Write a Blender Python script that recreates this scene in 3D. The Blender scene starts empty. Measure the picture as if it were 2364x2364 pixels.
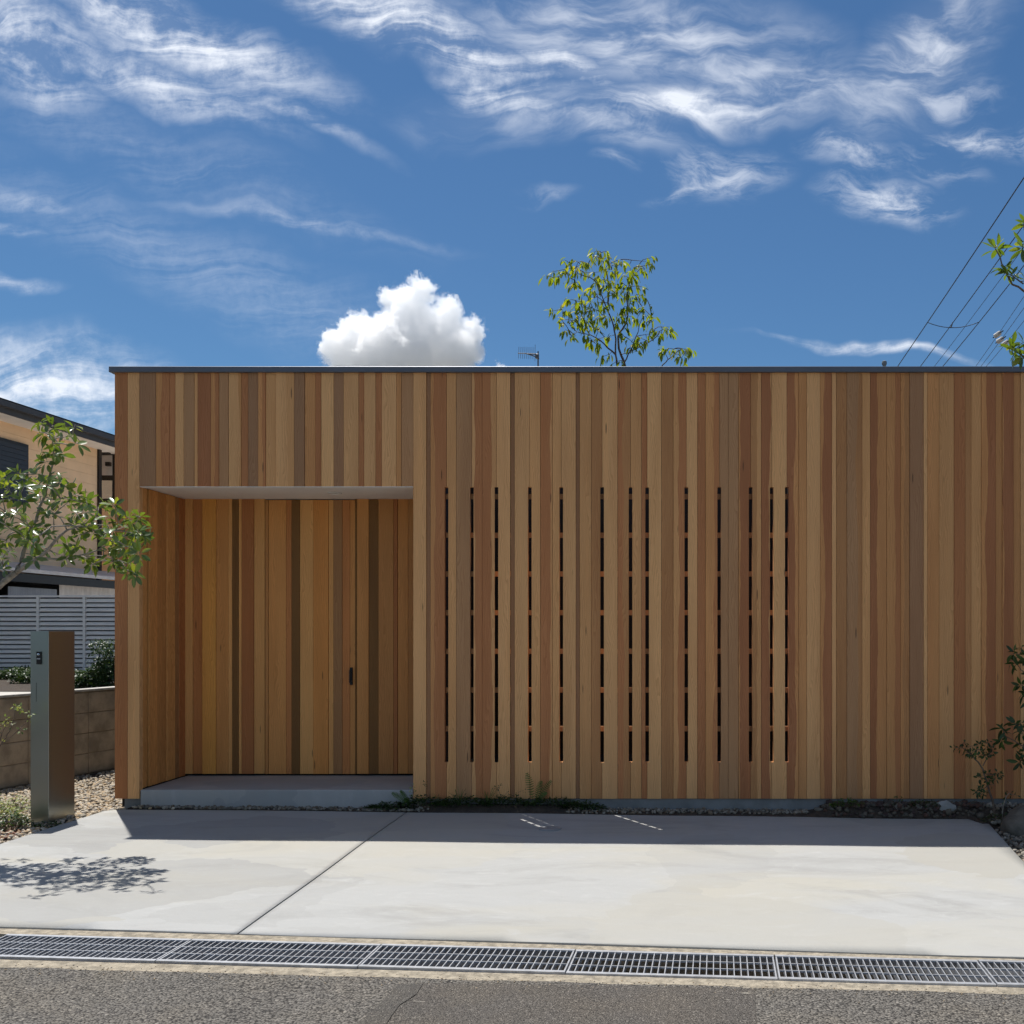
import bpy, bmesh, math, random
import numpy as np
from mathutils import Vector, Matrix, noise as mnoise

R = math.radians
sc = bpy.context.scene
col = sc.collection

# ------------------------------------------------------------------ camera
FPX, CX, CY, SRC, CAMZ = 2400.0, 1510.0, 1459.0, 2364.0, 1.5
cam_d = bpy.data.cameras.new('camera')
cam = bpy.data.objects.new('camera', cam_d)
col.objects.link(cam)
cam.location = (0, 0, CAMZ)
cam.rotation_euler = (R(90), 0, 0)
cam_d.sensor_width = 36
cam_d.lens = 36 * FPX / SRC
cam_d.shift_x = -(CX - SRC / 2) / SRC
cam_d.shift_y = (CY - SRC / 2) / SRC
cam_d.clip_end = 20000
sc.camera = cam

# ------------------------------------------------------------------ sun, sky, exposure
SUN = Vector((-0.215, 0.351, 1.0)).normalized()          # towards the sun
sun_d = bpy.data.lights.new('sun', 'SUN')
sun_d.energy = 4.4
sun_d.angle = R(0.53)
sun_d.color = (1.0, 0.965, 0.91)
sun = bpy.data.objects.new('sun', sun_d)
col.objects.link(sun)
sun.rotation_euler = SUN.to_track_quat('Z', 'Y').to_euler()
sc.view_settings.view_transform = 'Standard'
sc.view_settings.look = 'None'
sc.view_settings.exposure = 0.36
sc.view_settings.gamma = 1.0
sc.cycles.use_adaptive_sampling = True
sc.cycles.adaptive_threshold = 0.03
sc.cycles.max_bounces = 24
sc.cycles.glossy_bounces = 3
sc.cycles.transmission_bounces = 3
sc.cycles.diffuse_bounces = 3
sc.cycles.volume_bounces = 24
sc.cycles.sample_clamp_indirect = 6
SKY_STRENGTH = 0.085


def N(nt, kind, **kw):
    n = nt.nodes.new(kind)
    for k, v in kw.items():
        setattr(n, k, v)
    return n


def L(nt, a, b):
    nt.links.new(a, b)


def setin(nt, sock, v):
    if isinstance(v, bpy.types.NodeSocket):
        nt.links.new(v, sock)
    else:
        sock.default_value = v


def fmath(nt, op, a, b=None, c=None, clamp=False):
    n = N(nt, 'ShaderNodeMath', operation=op, use_clamp=clamp)
    setin(nt, n.inputs[0], a)
    if b is not None:
        setin(nt, n.inputs[1], b)
    if c is not None:
        setin(nt, n.inputs[2], c)
    return n.outputs[0]


def smooth(nt, v, a, b, x=0.0, y=1.0):
    n = N(nt, 'ShaderNodeMapRange', interpolation_type='SMOOTHSTEP')
    setin(nt, n.inputs[0], v)
    for i, q in enumerate((a, b, x, y)):
        setin(nt, n.inputs[1 + i], q)
    return n.outputs[0]


def cmix(nt, f, a, b, mode='MIX'):
    n = N(nt, 'ShaderNodeMix', data_type='RGBA', blend_type=mode)
    n.clamp_factor = True
    setin(nt, n.inputs[0], f)
    setin(nt, n.inputs[6], a)
    setin(nt, n.inputs[7], b)
    return n.outputs[2]


def tex_noise(nt, vec, scale=1.0, detail=4.0, rough=0.5, dist=0.0, lac=2.0):
    n = N(nt, 'ShaderNodeTexNoise')
    setin(nt, n.inputs['Vector'], vec)
    n.inputs['Scale'].default_value = scale
    n.inputs['Detail'].default_value = detail
    n.inputs['Roughness'].default_value = rough
    n.inputs['Distortion'].default_value = dist
    n.inputs['Lacunarity'].default_value = lac
    return n


def mapping(nt, vec, loc=(0, 0, 0), rot=(0, 0, 0), scale=(1, 1, 1), kind='POINT'):
    n = N(nt, 'ShaderNodeMapping', vector_type=kind)
    setin(nt, n.inputs['Vector'], vec)
    n.inputs['Location'].default_value = loc
    n.inputs['Rotation'].default_value = rot
    n.inputs['Scale'].default_value = scale
    return n.outputs[0]


def build_world():
    w = bpy.data.worlds.new('World')
    sc.world = w
    w.use_nodes = True
    nt = w.node_tree
    nt.nodes.clear()
    out = N(nt, 'ShaderNodeOutputWorld')
    bg = N(nt, 'ShaderNodeBackground')
    bg.inputs[1].default_value = SKY_STRENGTH
    L(nt, bg.outputs[0], out.inputs[0])
    sky = N(nt, 'ShaderNodeTexSky', sky_type='NISHITA')
    sky.sun_disc = False
    sky.sun_elevation = math.asin(SUN.z)
    sky.sun_rotation = math.atan2(SUN.x, SUN.y)
    sky.air_density = 1.0
    sky.dust_density = 0.3
    sky.ozone_density = 2.0
    sky.altitude = 50
    tc = N(nt, 'ShaderNodeTexCoord')
    d = tc.outputs['Generated']
    sep = N(nt, 'ShaderNodeSeparateXYZ')
    L(nt, d, sep.inputs[0])
    X, Y, Z = sep.outputs
    # high cirrus layer: the direction met with a flat layer overhead
    zz = fmath(nt, 'MAXIMUM', Z, 0.03)
    u = fmath(nt, 'DIVIDE', X, zz)
    v = fmath(nt, 'DIVIDE', Y, zz)
    uv = N(nt, 'ShaderNodeCombineXYZ')
    L(nt, u, uv.inputs[0])
    L(nt, v, uv.inputs[1])
    uvv = uv.outputs[0]
    # gnomonic direction of the northern half of the sky, for the separate cloud banks seen there
    yy = fmath(nt, 'MAXIMUM', Y, 0.05)
    t = fmath(nt, 'DIVIDE', X, yy)
    s = fmath(nt, 'DIVIDE', Z, yy)
    ts = N(nt, 'ShaderNodeCombineXYZ')
    L(nt, t, ts.inputs[0])
    L(nt, s, ts.inputs[1])
    tsv = ts.outputs[0]
    front = smooth(nt, Y, 0.15, 0.4)
    # domain warp
    wn = tex_noise(nt, tsv, 5.0, 4, 0.55)
    wsub = N(nt, 'ShaderNodeVectorMath', operation='SUBTRACT')
    L(nt, wn.outputs['Color'], wsub.inputs[0])
    wsub.inputs[1].default_value = (0.5, 0.5, 0.5)
    wsc = N(nt, 'ShaderNodeVectorMath', operation='SCALE')
    L(nt, wsub.outputs[0], wsc.inputs[0])
    wsc.inputs['Scale'].default_value = 0.11
    wadd = N(nt, 'ShaderNodeVectorMath', operation='ADD')
    L(nt, tsv, wadd.inputs[0])
    L(nt, wsc.outputs[0], wadd.inputs[1])
    wv = wadd.outputs[0]

    def bank(px, py, rx, ry, deg, amp):
        loc = ((px - CX) / FPX, (CY - py) / FPX, 0)
        m = mapping(nt, wv, loc, (0, 0, R(-deg)), (0.86 * rx / FPX, 0.84 * ry / FPX, 1), 'TEXTURE')
        ln = N(nt, 'ShaderNodeVectorMath', operation='LENGTH')
        L(nt, m, ln.inputs[0])
        return smooth(nt, ln.outputs['Value'], 1.45, 0.05, 0.0, amp * 0.95)

    streaky = [  # px, py, rx, ry, tilt down to the right, strength
        (400, 60, 480, 95, 21, 1.05), (60, 125, 190, 110, 25, 1.0), (330, 165, 380, 60, 22, 0.85),
        (640, 240, 300, 30, 20, 0.6),
        (1000, 65, 460, 85, 24, 1.1), (1150, 205, 200, 55, 28, 0.95), (1300, 130, 200, 45, 38, 0.85),
        (60, 425, 170, 34, 14, 0.42), (700, 505, 380, 28, 11, 0.32), (20, 500, 130, 22, 14, 0.36),
        (45, 645, 130, 20, 16, 0.6), (90, 890, 330, 140, 10, 1.1), (10, 800, 200, 70, 12, 0.7),
        (2010, 808, 300, 16, 9.5, 0.8), (520, 640, 800, 130, 26, 0.20), (350, 330, 700, 100, 22, 0.14),
    ]
    ripply = [
        (1560, 255, 430, 70, -9, 1.1), (1390, 300, 240, 70, 8, 0.85), (1500, 70, 560, 160, 12, 0.75),
        (1780, 170, 430, 95, 10, 0.7), (2130, 110, 300, 130, -42, 0.8), (1200, 260, 260, 80, 0, 0.5),
    ]
    puffy = [
        (1650, 395, 170, 75, -8, 0.62), (1590, 440, 120, 22, -20, 0.6), (2050, 445, 170, 60, 6, 0.8),
        (1975, 340, 150, 50, 10, 0.55), (2270, 292, 110, 45, 0, 0.7), (2370, 300, 80, 50, 0, 0.6),
        (2010, 210, 120, 45, -10, 0.5), (2180, 200, 150, 55, 0, 0.5), (2180, 360, 120, 50, 15, 0.35),
        (1420, 395, 80, 22, 0, 0.3), (1240, 470, 80, 22, 0, 0.25),
    ]

    def total(lst):
        acc = None
        for a in lst:
            b = bank(*a)
            acc = b if acc is None else fmath(nt, 'MAXIMUM', acc, b)
        return acc
    m1, m2, m3 = total(streaky), total(ripply), total(puffy)
    st = mapping(nt, wv, (0, 0, 0), (0, 0, R(21)), (4.5, 34, 1))
    n1 = tex_noise(nt, st, 1.0, 6, 0.62, 0.6).outputs['Fac']
    n1b = tex_noise(nt, tsv, 60.0, 4, 0.65).outputs['Fac']
    n1c = fmath(nt, 'ADD', fmath(nt, 'MULTIPLY', n1, 0.72), fmath(nt, 'MULTIPLY', n1b, 0.28))
    f1 = smooth(nt, n1c, 0.38, 0.70, 0.08, 1.2)
    c1 = fmath(nt, 'MULTIPLY', m1, f1, clamp=True)
    # ripples of the mackerel bank
    rw = N(nt, 'ShaderNodeTexWave', wave_type='BANDS', bands_direction='X')
    L(nt, mapping(nt, wv, (0, 0, 0), (0, 0, R(32)), (1, 1, 1)), rw.inputs['Vector'])
    rw.inputs['Scale'].default_value = 62
    rw.inputs['Distortion'].default_value = 11.0
    rw.inputs['Detail'].default_value = 2
    rw.inputs['Detail Scale'].default_value = 1.2
    n2 = tex_noise(nt, mapping(nt, wv, (3, 1, 0), (0, 0, R(-10)), (10, 26, 1)), 1.0, 6, 0.6, 0.4).outputs['Fac']
    m2r = total(ripply[:2])
    rip = fmath(nt, 'MULTIPLY', smooth(nt, rw.outputs['Fac'], 0.0, 1.0, -0.045, 0.03), fmath(nt, 'MULTIPLY', m2r, smooth(nt, n1b, 0.38, 0.60)))
    f2 = fmath(nt, 'ADD', smooth(nt, n2, 0.36, 0.72, 0.10, 1.15), rip)
    c2 = fmath(nt, 'MULTIPLY', m2, f2, clamp=True)
    n3 = tex_noise(nt, mapping(nt, wv, (7, 2, 0), (0, 0, R(-6)), (14, 34, 1)), 1.0, 6, 0.66, 0.3).outputs['Fac']
    c3 = fmath(nt, 'MULTIPLY', m3, smooth(nt, n3, 0.40, 0.70, 0.02, 1.15), clamp=True)
    cf = fmath(nt, 'MAXIMUM', fmath(nt, 'MAXIMUM', c1, c2), c3)
    cf = fmath(nt, 'MULTIPLY', cf, front)
    # thin cloud over the unseen rest of the sky, cover raised to lift ambient light
    g = tex_noise(nt, mapping(nt, uvv, (4, 7, 0), (0, 0, R(25)), (0.5, 1.3, 1)), 1.0, 5, 0.62, 0.8).outputs['Fac']
    cb = fmath(nt, 'MULTIPLY', smooth(nt, g, 0.42, 0.75), fmath(nt, 'SUBTRACT', 1.0, front))
    cov = fmath(nt, 'ADD', cf, cb)
    above = smooth(nt, Z, 0.0, 0.08)
    cov = fmath(nt, 'MULTIPLY', fmath(nt, 'MULTIPLY', cov, above), 0.86, clamp=True)
    tint = cmix(nt, 1.0, sky.outputs[0], (0.385, 0.585, 0.735, 1), 'MULTIPLY')
    final = cmix(nt, cov, tint, (9.3, 9.7, 10.4, 1))
    L(nt, final, bg.inputs[0])
    w.cycles.sampling_method = 'MANUAL'
    w.cycles.sample_map_resolution = 512


build_world()

# ------------------------------------------------------------------ geometry of the view
GA = -0.008


def gz(x):
    return GA * (x + 3.7)


def P(px, py, Y):
    return Vector(((px - CX) * Y / FPX, Y, CAMZ - (py - CY) * Y / FPX))


def G(px, py, dz=0.0):
    """point on the (slightly tilted) ground seen at a pixel"""
    a = (px - CX) / FPX
    b = (py - CY) / FPX
    # 1.5 - b*Y = GA*(a*Y+3.7)+dz
    Y = (CAMZ - GA * 3.7 - dz) / (b + GA * a)
    return Vector((a * Y, Y, GA * (a * Y + 3.7) + dz))


YF = 8.85


def FX(px, Y=YF):
    return (px - CX) * Y / FPX


def FZ(py, Y=YF):
    return CAMZ - (py - CY) * Y / FPX


# ------------------------------------------------------------------ mesh helpers
class MB:
    def __init__(self):
        self.v, self.f = [], []

    def quad(self, *pts):
        i = len(self.v)
        self.v += [tuple(p) for p in pts]
        self.f.append(tuple(range(i, i + len(pts))))

    def box(self, x0, x1, y0, y1, z0, z1):
        i = len(self.v)
        self.v += [(x0, y0, z0), (x1, y0, z0), (x1, y1, z0), (x0, y1, z0),
                   (x0, y0, z1), (x1, y0, z1), (x1, y1, z1), (x0, y1, z1)]
        for q in ((0, 3, 2, 1), (4, 5, 6, 7), (0, 1, 5, 4), (1, 2, 6, 5), (2, 3, 7, 6), (3, 0, 4, 7)):
            self.f.append(tuple(i + k for k in q))

    def obox(self, c, ax, ay, az):
        """box from centre and three half-axis vectors"""
        i = len(self.v)
        for sx, sy, sz in ((-1, -1, -1), (1, -1, -1), (1, 1, -1), (-1, 1, -1), (-1, -1, 1), (1, -1, 1), (1, 1, 1), (-1, 1, 1)):
            self.v.append(tuple(c + ax * sx + ay * sy + az * sz))
        for q in ((0, 3, 2, 1), (4, 5, 6, 7), (0, 1, 5, 4), (1, 2, 6, 5), (2, 3, 7, 6), (3, 0, 4, 7)):
            self.f.append(tuple(i + k for k in q))

    def prism_y(self, outline, y0, y1):
        """outline in (x,z), counter-clockwise seen from -Y, extruded y0..y1"""
        i = len(self.v)
        n = len(outline)
        self.v += [(x, y0, z) for x, z in outline] + [(x, y1, z) for x, z in outline]
        self.f.append(tuple(i + k for k in range(n)))
        self.f.append(tuple(i + n + k for k in reversed(range(n))))
        for k in range(n):
            k2 = (k + 1) % n
            self.f.append((i + k2, i + k, i + n + k, i + n + k2))

    def tube(self, pts, radii, seg=6, cap=True):
        pts = [Vector(p) for p in pts]
        if not hasattr(radii, '__len__'):
            radii = [radii] * len(pts)
        i0 = len(self.v)
        up = Vector((0.13, 0.37, 0.9)).normalized()
        for k, p in enumerate(pts):
            d = (pts[min(k + 1, len(pts) - 1)] - pts[max(k - 1, 0)])
            if d.length < 1e-9:
                d = Vector((0, 0, 1))
            d.normalize()
            a = d.cross(up)
            if a.length < 0.05:
                a = d.cross(Vector((1, 0, 0)))
            a.normalize()
            b = d.cross(a).normalized()
            for s in range(seg):
                an = 2 * math.pi * s / seg
                q = p + (a * math.cos(an) + b * math.sin(an)) * radii[k]
                self.v.append(tuple(q))
        for k in range(len(pts) - 1):
            for s in range(seg):
                s2 = (s + 1) % seg
                a0 = i0 + k * seg
                self.f.append((a0 + s, a0 + s2, a0 + seg + s2, a0 + seg + s))
        if cap:
            self.f.append(tuple(i0 + s for s in reversed(range(seg))))
            e = i0 + (len(pts) - 1) * seg
            self.f.append(tuple(e + s for s in range(seg)))

    def lathe(self, prof, c, seg=20):
        i0 = len(self.v)
        for r, z in prof:
            for s in range(seg):
                an = 2 * math.pi * s / seg
                self.v.append((c[0] + r * math.cos(an), c[1] + r * math.sin(an), c[2] + z))
        for k in range(len(prof) - 1):
            for s in range(seg):
                s2 = (s + 1) % seg
                a0 = i0 + k * seg
                self.f.append((a0 + s, a0 + s2, a0 + seg + s2, a0 + seg + s))
        self.f.append(tuple(i0 + s for s in reversed(range(seg))))
        e = i0 + (len(prof) - 1) * seg
        self.f.append(tuple(e + s for s in range(seg)))

    def mesh(self, name):
        m = bpy.data.meshes.new(name)
        m.from_pydata(self.v, [], self.f)
        m.update()
        return m

    def build(self, name, mat, parent=None, smooth_=False, bevel=0.0):
        m = self.mesh(name)
        if bevel > 0:
            bm = bmesh.new()
            bm.from_mesh(m)
            bmesh.ops.bevel(bm, geom=[e for e in bm.edges if e.is_manifold and e.calc_face_angle(0) > 0.6],
                            offset=bevel, segments=1, affect='EDGES', profile=0.7)
            bm.to_mesh(m)
            bm.free()
        return mk(name, m, mat, parent, smooth_)


def mk(name, mesh, mat, parent=None, smooth_=False):
    if mat is not None and not mesh.materials:
        mesh.materials.append(mat)
    if smooth_:
        mesh.polygons.foreach_set('use_smooth', [True] * len(mesh.polygons))
    o = bpy.data.objects.new(name, mesh)
    col.objects.link(o)
    if parent is not None:
        o.parent = parent
        o.matrix_parent_inverse = PINV.get(parent.name) or Matrix.Identity(4)
    return o


PINV = {}


def empty(name, loc=(0, 0, 0)):
    o = bpy.data.objects.new(name, None)
    o.empty_display_size = 0.1
    o.location = loc
    col.objects.link(o)
    PINV[o.name] = Matrix.Translation(-Vector(loc))
    return o


def tag(o, label=None, cat=None, group=None, kind=None):
    if label:
        o['label'] = label
    if cat:
        o['category'] = cat
    if group:
        o['group'] = group
    if kind:
        o['kind'] = kind
    return o


def structure(o):
    o['kind'] = 'structure'
    return o


# ------------------------------------------------------------------ materials
def new_mat(name):
    m = bpy.data.materials.new(name)
    m.use_nodes = True
    nt = m.node_tree
    b = nt.nodes['Principled BSDF']
    return m, nt, b


def plain(name, colr, rough=0.6, metal=0.0, var=0.06, scale=6.0, bump=0.0, bscale=80, spec=0.5):
    m, nt, b = new_mat(name)
    g = N(nt, 'ShaderNodeNewGeometry')
    n = tex_noise(nt, g.outputs['Position'], scale, 6, 0.6)
    a = tuple(c * (1 - var) for c in colr) + (1,)
    c = tuple(min(1, c * (1 + var)) for c in colr) + (1,)
    L(nt, cmix(nt, smooth(nt, n.outputs['Fac'], 0.3, 0.7), a, c), b.inputs['Base Color'])
    b.inputs['Roughness'].default_value = rough
    b.inputs['Metallic'].default_value = metal
    b.inputs['Specular IOR Level'].default_value = spec
    if bump:
        n2 = tex_noise(nt, g.outputs['Position'], bscale, 5, 0.6)
        bp = N(nt, 'ShaderNodeBump')
        bp.inputs['Strength'].default_value = 1.0
        bp.inputs['Distance'].default_value = bump
        L(nt, n2.outputs['Fac'], bp.inputs['Height'])
        L(nt, bp.outputs[0], b.inputs['Normal'])
    return m


def wood_material():
    m, nt, b = new_mat('cedar')
    g = N(nt, 'ShaderNodeNewGeometry')
    oi = N(nt, 'ShaderNodeObjectInfo')
    rnd = oi.outputs['Random']
    off = N(nt, 'ShaderNodeCombineXYZ')
    L(nt, fmath(nt, 'MULTIPLY', rnd, 37.0), off.inputs[0])
    L(nt, fmath(nt, 'MULTIPLY', rnd, 91.0), off.inputs[2])
    add = N(nt, 'ShaderNodeVectorMath', operation='ADD')
    L(nt, g.outputs['Position'], add.inputs[0])
    L(nt, off.outputs[0], add.inputs[1])
    p = add.outputs[0]
    sap = N(nt, 'ShaderNodeAttribute', attribute_type='OBJECT', attribute_name='sap')
    spl = N(nt, 'ShaderNodeAttribute', attribute_type='OBJECT', attribute_name='split')
    # heart / sap boundary wandering along the board
    sep = N(nt, 'ShaderNodeSeparateXYZ')
    L(nt, g.outputs['Position'], sep.inputs[0])
    wob = tex_noise(nt, mapping(nt, p, scale=(0.0, 0.0, 1.1)), 1.0, 4, 0.55).outputs['Fac']
    sx = N(nt, 'ShaderNodeSeparateXYZ')
    L(nt, spl.outputs['Vector'], sx.inputs[0])
    dist = fmath(nt, 'SUBTRACT', sep.outputs[0], fmath(nt, 'ADD', sx.outputs[0], fmath(nt, 'MULTIPLY', fmath(nt, 'SUBTRACT', wob, 0.5), 0.11)))
    dist = fmath(nt, 'MULTIPLY', dist, sx.outputs[1])
    isap = smooth(nt, dist, -0.0025, 0.0025)
    isap = fmath(nt, 'MULTIPLY', isap, sx.outputs[2])
    base = cmix(nt, isap, oi.outputs['Color'], sap.outputs['Color'])
    # slow changes of tone
    t1 = tex_noise(nt, mapping(nt, p, scale=(9, 9, 0.8)), 1.0, 4, 0.5).outputs['Fac']
    base = cmix(nt, fmath(nt, 'MULTIPLY', smooth(nt, t1, 0.35, 0.75), 0.38), base,
                cmix(nt, 1.0, base, (0.70, 0.60, 0.52, 1), 'MULTIPLY'))
    t2 = tex_noise(nt, mapping(nt, p, (5, 3, 1), scale=(14, 14, 0.55)), 1.0, 3, 0.5).outputs['Fac']
    base = cmix(nt, fmath(nt, 'MULTIPLY', smooth(nt, t2, 0.5, 0.8), 0.35), base,
                cmix(nt, 1.0, base, (1.22, 1.17, 1.08, 1), 'MULTIPLY'))
    # straight fine grain and flat-sawn arches
    g1 = tex_noise(nt, mapping(nt, p, scale=(330, 330, 4.5)), 1.0, 3, 0.6, 0.3).outputs['Fac']
    arch = N(nt, 'ShaderNodeTexWave', wave_type='BANDS', bands_direction='X', wave_profile='SAW')
    warp = tex_noise(nt, mapping(nt, p, scale=(8, 8, 1.6)), 1.0, 3, 0.5)
    wv = N(nt, 'ShaderNodeVectorMath', operation='SCALE')
    L(nt, warp.outputs['Color'], wv.inputs[0])
    wv.inputs['Scale'].default_value = 0.14
    wa = N(nt, 'ShaderNodeVectorMath', operation='ADD')
    L(nt, p, wa.inputs[0])
    L(nt, wv.outputs[0], wa.inputs[1])
    L(nt, wa.outputs[0], arch.inputs['Vector'])
    arch.inputs['Scale'].default_value = 26
    arch.inputs['Distortion'].default_value = 0.6
    arch.inputs['Detail'].default_value = 2
    gr = fmath(nt, 'ADD', fmath(nt, 'MULTIPLY', g1, 0.55), fmath(nt, 'MULTIPLY', arch.outputs['Fac'], 0.45))
    dark = cmix(nt, 1.0, base, (0.70, 0.62, 0.54, 1), 'MULTIPLY')
    base = cmix(nt, fmath(nt, 'MULTIPLY', smooth(nt, gr, 0.38, 0.72), 0.55), base, dark)
    # a few small knots
    vk = N(nt, 'ShaderNodeTexVoronoi')
    L(nt, mapping(nt, p, scale=(11, 11, 1.3)), vk.inputs['Vector'])
    vk.inputs['Scale'].default_value = 1.0
    kn = smooth(nt, vk.outputs['Distance'], 0.08, 0.035)
    base = cmix(nt, fmath(nt, 'MULTIPLY', kn, 0.7), base, (0.05, 0.028, 0.016, 1))
    L(nt, base, b.inputs['Base Color'])
    b.inputs['Roughness'].default_value = 0.68
    b.inputs['Specular IOR Level'].default_value = 0.3
    bp = N(nt, 'ShaderNodeBump')
    bp.inputs['Strength'].default_value = 0.5
    bp.inputs['Distance'].default_value = 0.0012
    L(nt, gr, bp.inputs['Height'])
    L(nt, bp.outputs[0], b.inputs['Normal'])
    return m


def concrete_material(name, base=(0.385, 0.385, 0.373), warm=(0.405, 0.387, 0.336), dark=(0.280, 0.277, 0.264)):
    m, nt, b = new_mat(name)
    g = N(nt, 'ShaderNodeNewGeometry')
    p = g.outputs['Position']
    n1 = tex_noise(nt, mapping(nt, p, scale=(0.55, 1.3, 1)), 1.0, 5, 0.55, 0.6).outputs['Fac']
    n2 = tex_noise(nt, mapping(nt, p, (4, 2, 0), (0, 0, R(8)), (0.8, 1.5, 1)), 1.0, 7, 0.64, 1.4).outputs['Fac']
    n3 = tex_noise(nt, mapping(nt, p, (1, 9, 0), (0, 0, R(-12)), (3.4, 7.5, 1)), 1.0, 7, 0.68, 1.6).outputs['Fac']
    n4 = tex_noise(nt, p, 90, 5, 0.7).outputs['Fac']
    c = cmix(nt, smooth(nt, n1, 0.42, 0.72), base + (1,), warm + (1,))
    c = cmix(nt, fmath(nt, 'MULTIPLY', smooth(nt, n2, 0.46, 0.72), 0.62), c, dark + (1,))
    white = tuple(min(1, x * 1.16) for x in base) + (1,)
    c = cmix(nt, fmath(nt, 'MULTIPLY', smooth(nt, n3, 0.5, 0.78), 0.75), c, white)
    c = cmix(nt, fmath(nt, 'MULTIPLY', smooth(nt, n3, 0.42, 0.25), 0.35), c, dark + (1,))
    c = cmix(nt, fmath(nt, 'MULTIPLY', smooth(nt, n4, 0.45, 0.8), 0.22), c, dark + (1,))
    # overlapping trowel passes: large curved patches of slightly different tone
    wn = tex_noise(nt, p, 1.3, 4, 0.6)
    wsc = N(nt, 'ShaderNodeVectorMath', operation='SCALE')
    L(nt, wn.outputs['Color'], wsc.inputs[0])
    wsc.inputs['Scale'].default_value = 0.9
    wad = N(nt, 'ShaderNodeVectorMath', operation='ADD')
    L(nt, p, wad.inputs[0])
    L(nt, wsc.outputs[0], wad.inputs[1])
    vo = N(nt, 'ShaderNodeTexVoronoi')
    L(nt, mapping(nt, wad.outputs[0], scale=(0.75, 1.0, 0.0)), vo.inputs['Vector'])
    vo.inputs['Scale'].default_value = 1.0
    vs = N(nt, 'ShaderNodeSeparateColor')
    L(nt, vo.outputs['Color'], vs.inputs[0])
    c = cmix(nt, fmath(nt, 'MULTIPLY', smooth(nt, vs.outputs[0], 0.5, 1.0), 0.50), c, dark + (1,))
    c = cmix(nt, fmath(nt, 'MULTIPLY', smooth(nt, vs.outputs[1], 0.5, 1.0), 0.5), c, warm + (1,))
    n5 = tex_noise(nt, mapping(nt, p, (2, 2, 0), (0, 0, R(40)), (30, 120, 1)), 1.0, 3, 0.6, 1.5).outputs['Fac']
    n6 = tex_noise(nt, p, 1.1, 3, 0.5).outputs['Fac']
    sc_ = fmath(nt, 'MULTIPLY', smooth(nt, n5, 0.60, 0.72), smooth(nt, n6, 0.5, 0.62))
    c = cmix(nt, fmath(nt, 'MULTIPLY', sc_, 0.5), c, white)
    L(nt, c, b.inputs['Base Color'])
    b.inputs['Roughness'].default_value = 0.82
    b.inputs['Specular IOR Level'].default_value = 0.25
    bp = N(nt, 'ShaderNodeBump')
    bp.inputs['Strength'].default_value = 0.6
    bp.inputs['Distance'].default_value = 0.0025
    hh = fmath(nt, 'ADD', n4, fmath(nt, 'MULTIPLY', n3, 1.5))
    L(nt, hh, bp.inputs['Height'])
    L(nt, bp.outputs[0], b.inputs['Normal'])
    return m


def asphalt_material(name, lo, hi, scale, chips=0.0, bump=0.004):
    m, nt, b = new_mat(name)
    g = N(nt, 'ShaderNodeNewGeometry')
    p = g.outputs['Position']
    v = N(nt, 'ShaderNodeTexVoronoi')
    L(nt, p, v.inputs['Vector'])
    v.inputs['Scale'].default_value = scale
    v2 = N(nt, 'ShaderNodeTexVoronoi')
    L(nt, p, v2.inputs['Vector'])
    v2.inputs['Scale'].default_value = scale * 2.3
    sepc = N(nt, 'ShaderNodeSeparateColor')
    L(nt, v.outputs['Color'], sepc.inputs[0])
    sepd = N(nt, 'ShaderNodeSeparateColor')
    L(nt, v2.outputs['Color'], sepd.inputs[0])
    big = tex_noise(nt, p, 2.2, 6, 0.6).outputs['Fac']
    stone = cmix(nt, sepc.outputs[0], tuple(lo) + (1,), tuple(hi) + (1,))
    stone = cmix(nt, fmath(nt, 'MULTIPLY', smooth(nt, sepd.outputs[1], 0.6, 1.0), 0.5), stone, tuple(x * 1.5 for x in hi) + (1,))
    stone = cmix(nt, smooth(nt, v.outputs['Distance'], 0.42, 0.75), stone, tuple(x * 0.42 for x in lo) + (1,))
    stone = cmix(nt, fmath(nt, 'MULTIPLY', smooth(nt, sepc.outputs[1], 0.9, 1.0), 0.6), stone, (0.34, 0.31, 0.27, 1))
    stone = cmix(nt, fmath(nt, 'MULTIPLY', smooth(nt, big, 0.4, 0.7), 0.5), stone, cmix(nt, 1.0, stone, (1.25, 1.18, 1.05, 1), 'MULTIPLY'))
    if chips:
        ch = tex_noise(nt, mapping(nt, p, (3, 8, 0), (0, 0, R(15)), (4.5, 9, 1)), 1.0, 5, 0.6, 0.8).outputs['Fac']
        stone = cmix(nt, fmath(nt, 'MULTIPLY', smooth(nt, ch, 0.66, 0.71), chips), stone, (0.36, 0.33, 0.28, 1))
    L(nt, stone, b.inputs['Base Color'])
    b.inputs['Roughness'].default_value = 0.86
    b.inputs['Specular IOR Level'].default_value = 0.3
    bp = N(nt, 'ShaderNodeBump')
    bp.inputs['Strength'].default_value = 1.0
    bp.inputs['Distance'].default_value = bump
    L(nt, fmath(nt, 'SUBTRACT', fmath(nt, 'MULTIPLY', sepc.outputs[2], 0.6), v.outputs['Distance']), bp.inputs['Height'])
    L(nt, bp.outputs[0], b.inputs['Normal'])
    return m


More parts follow.
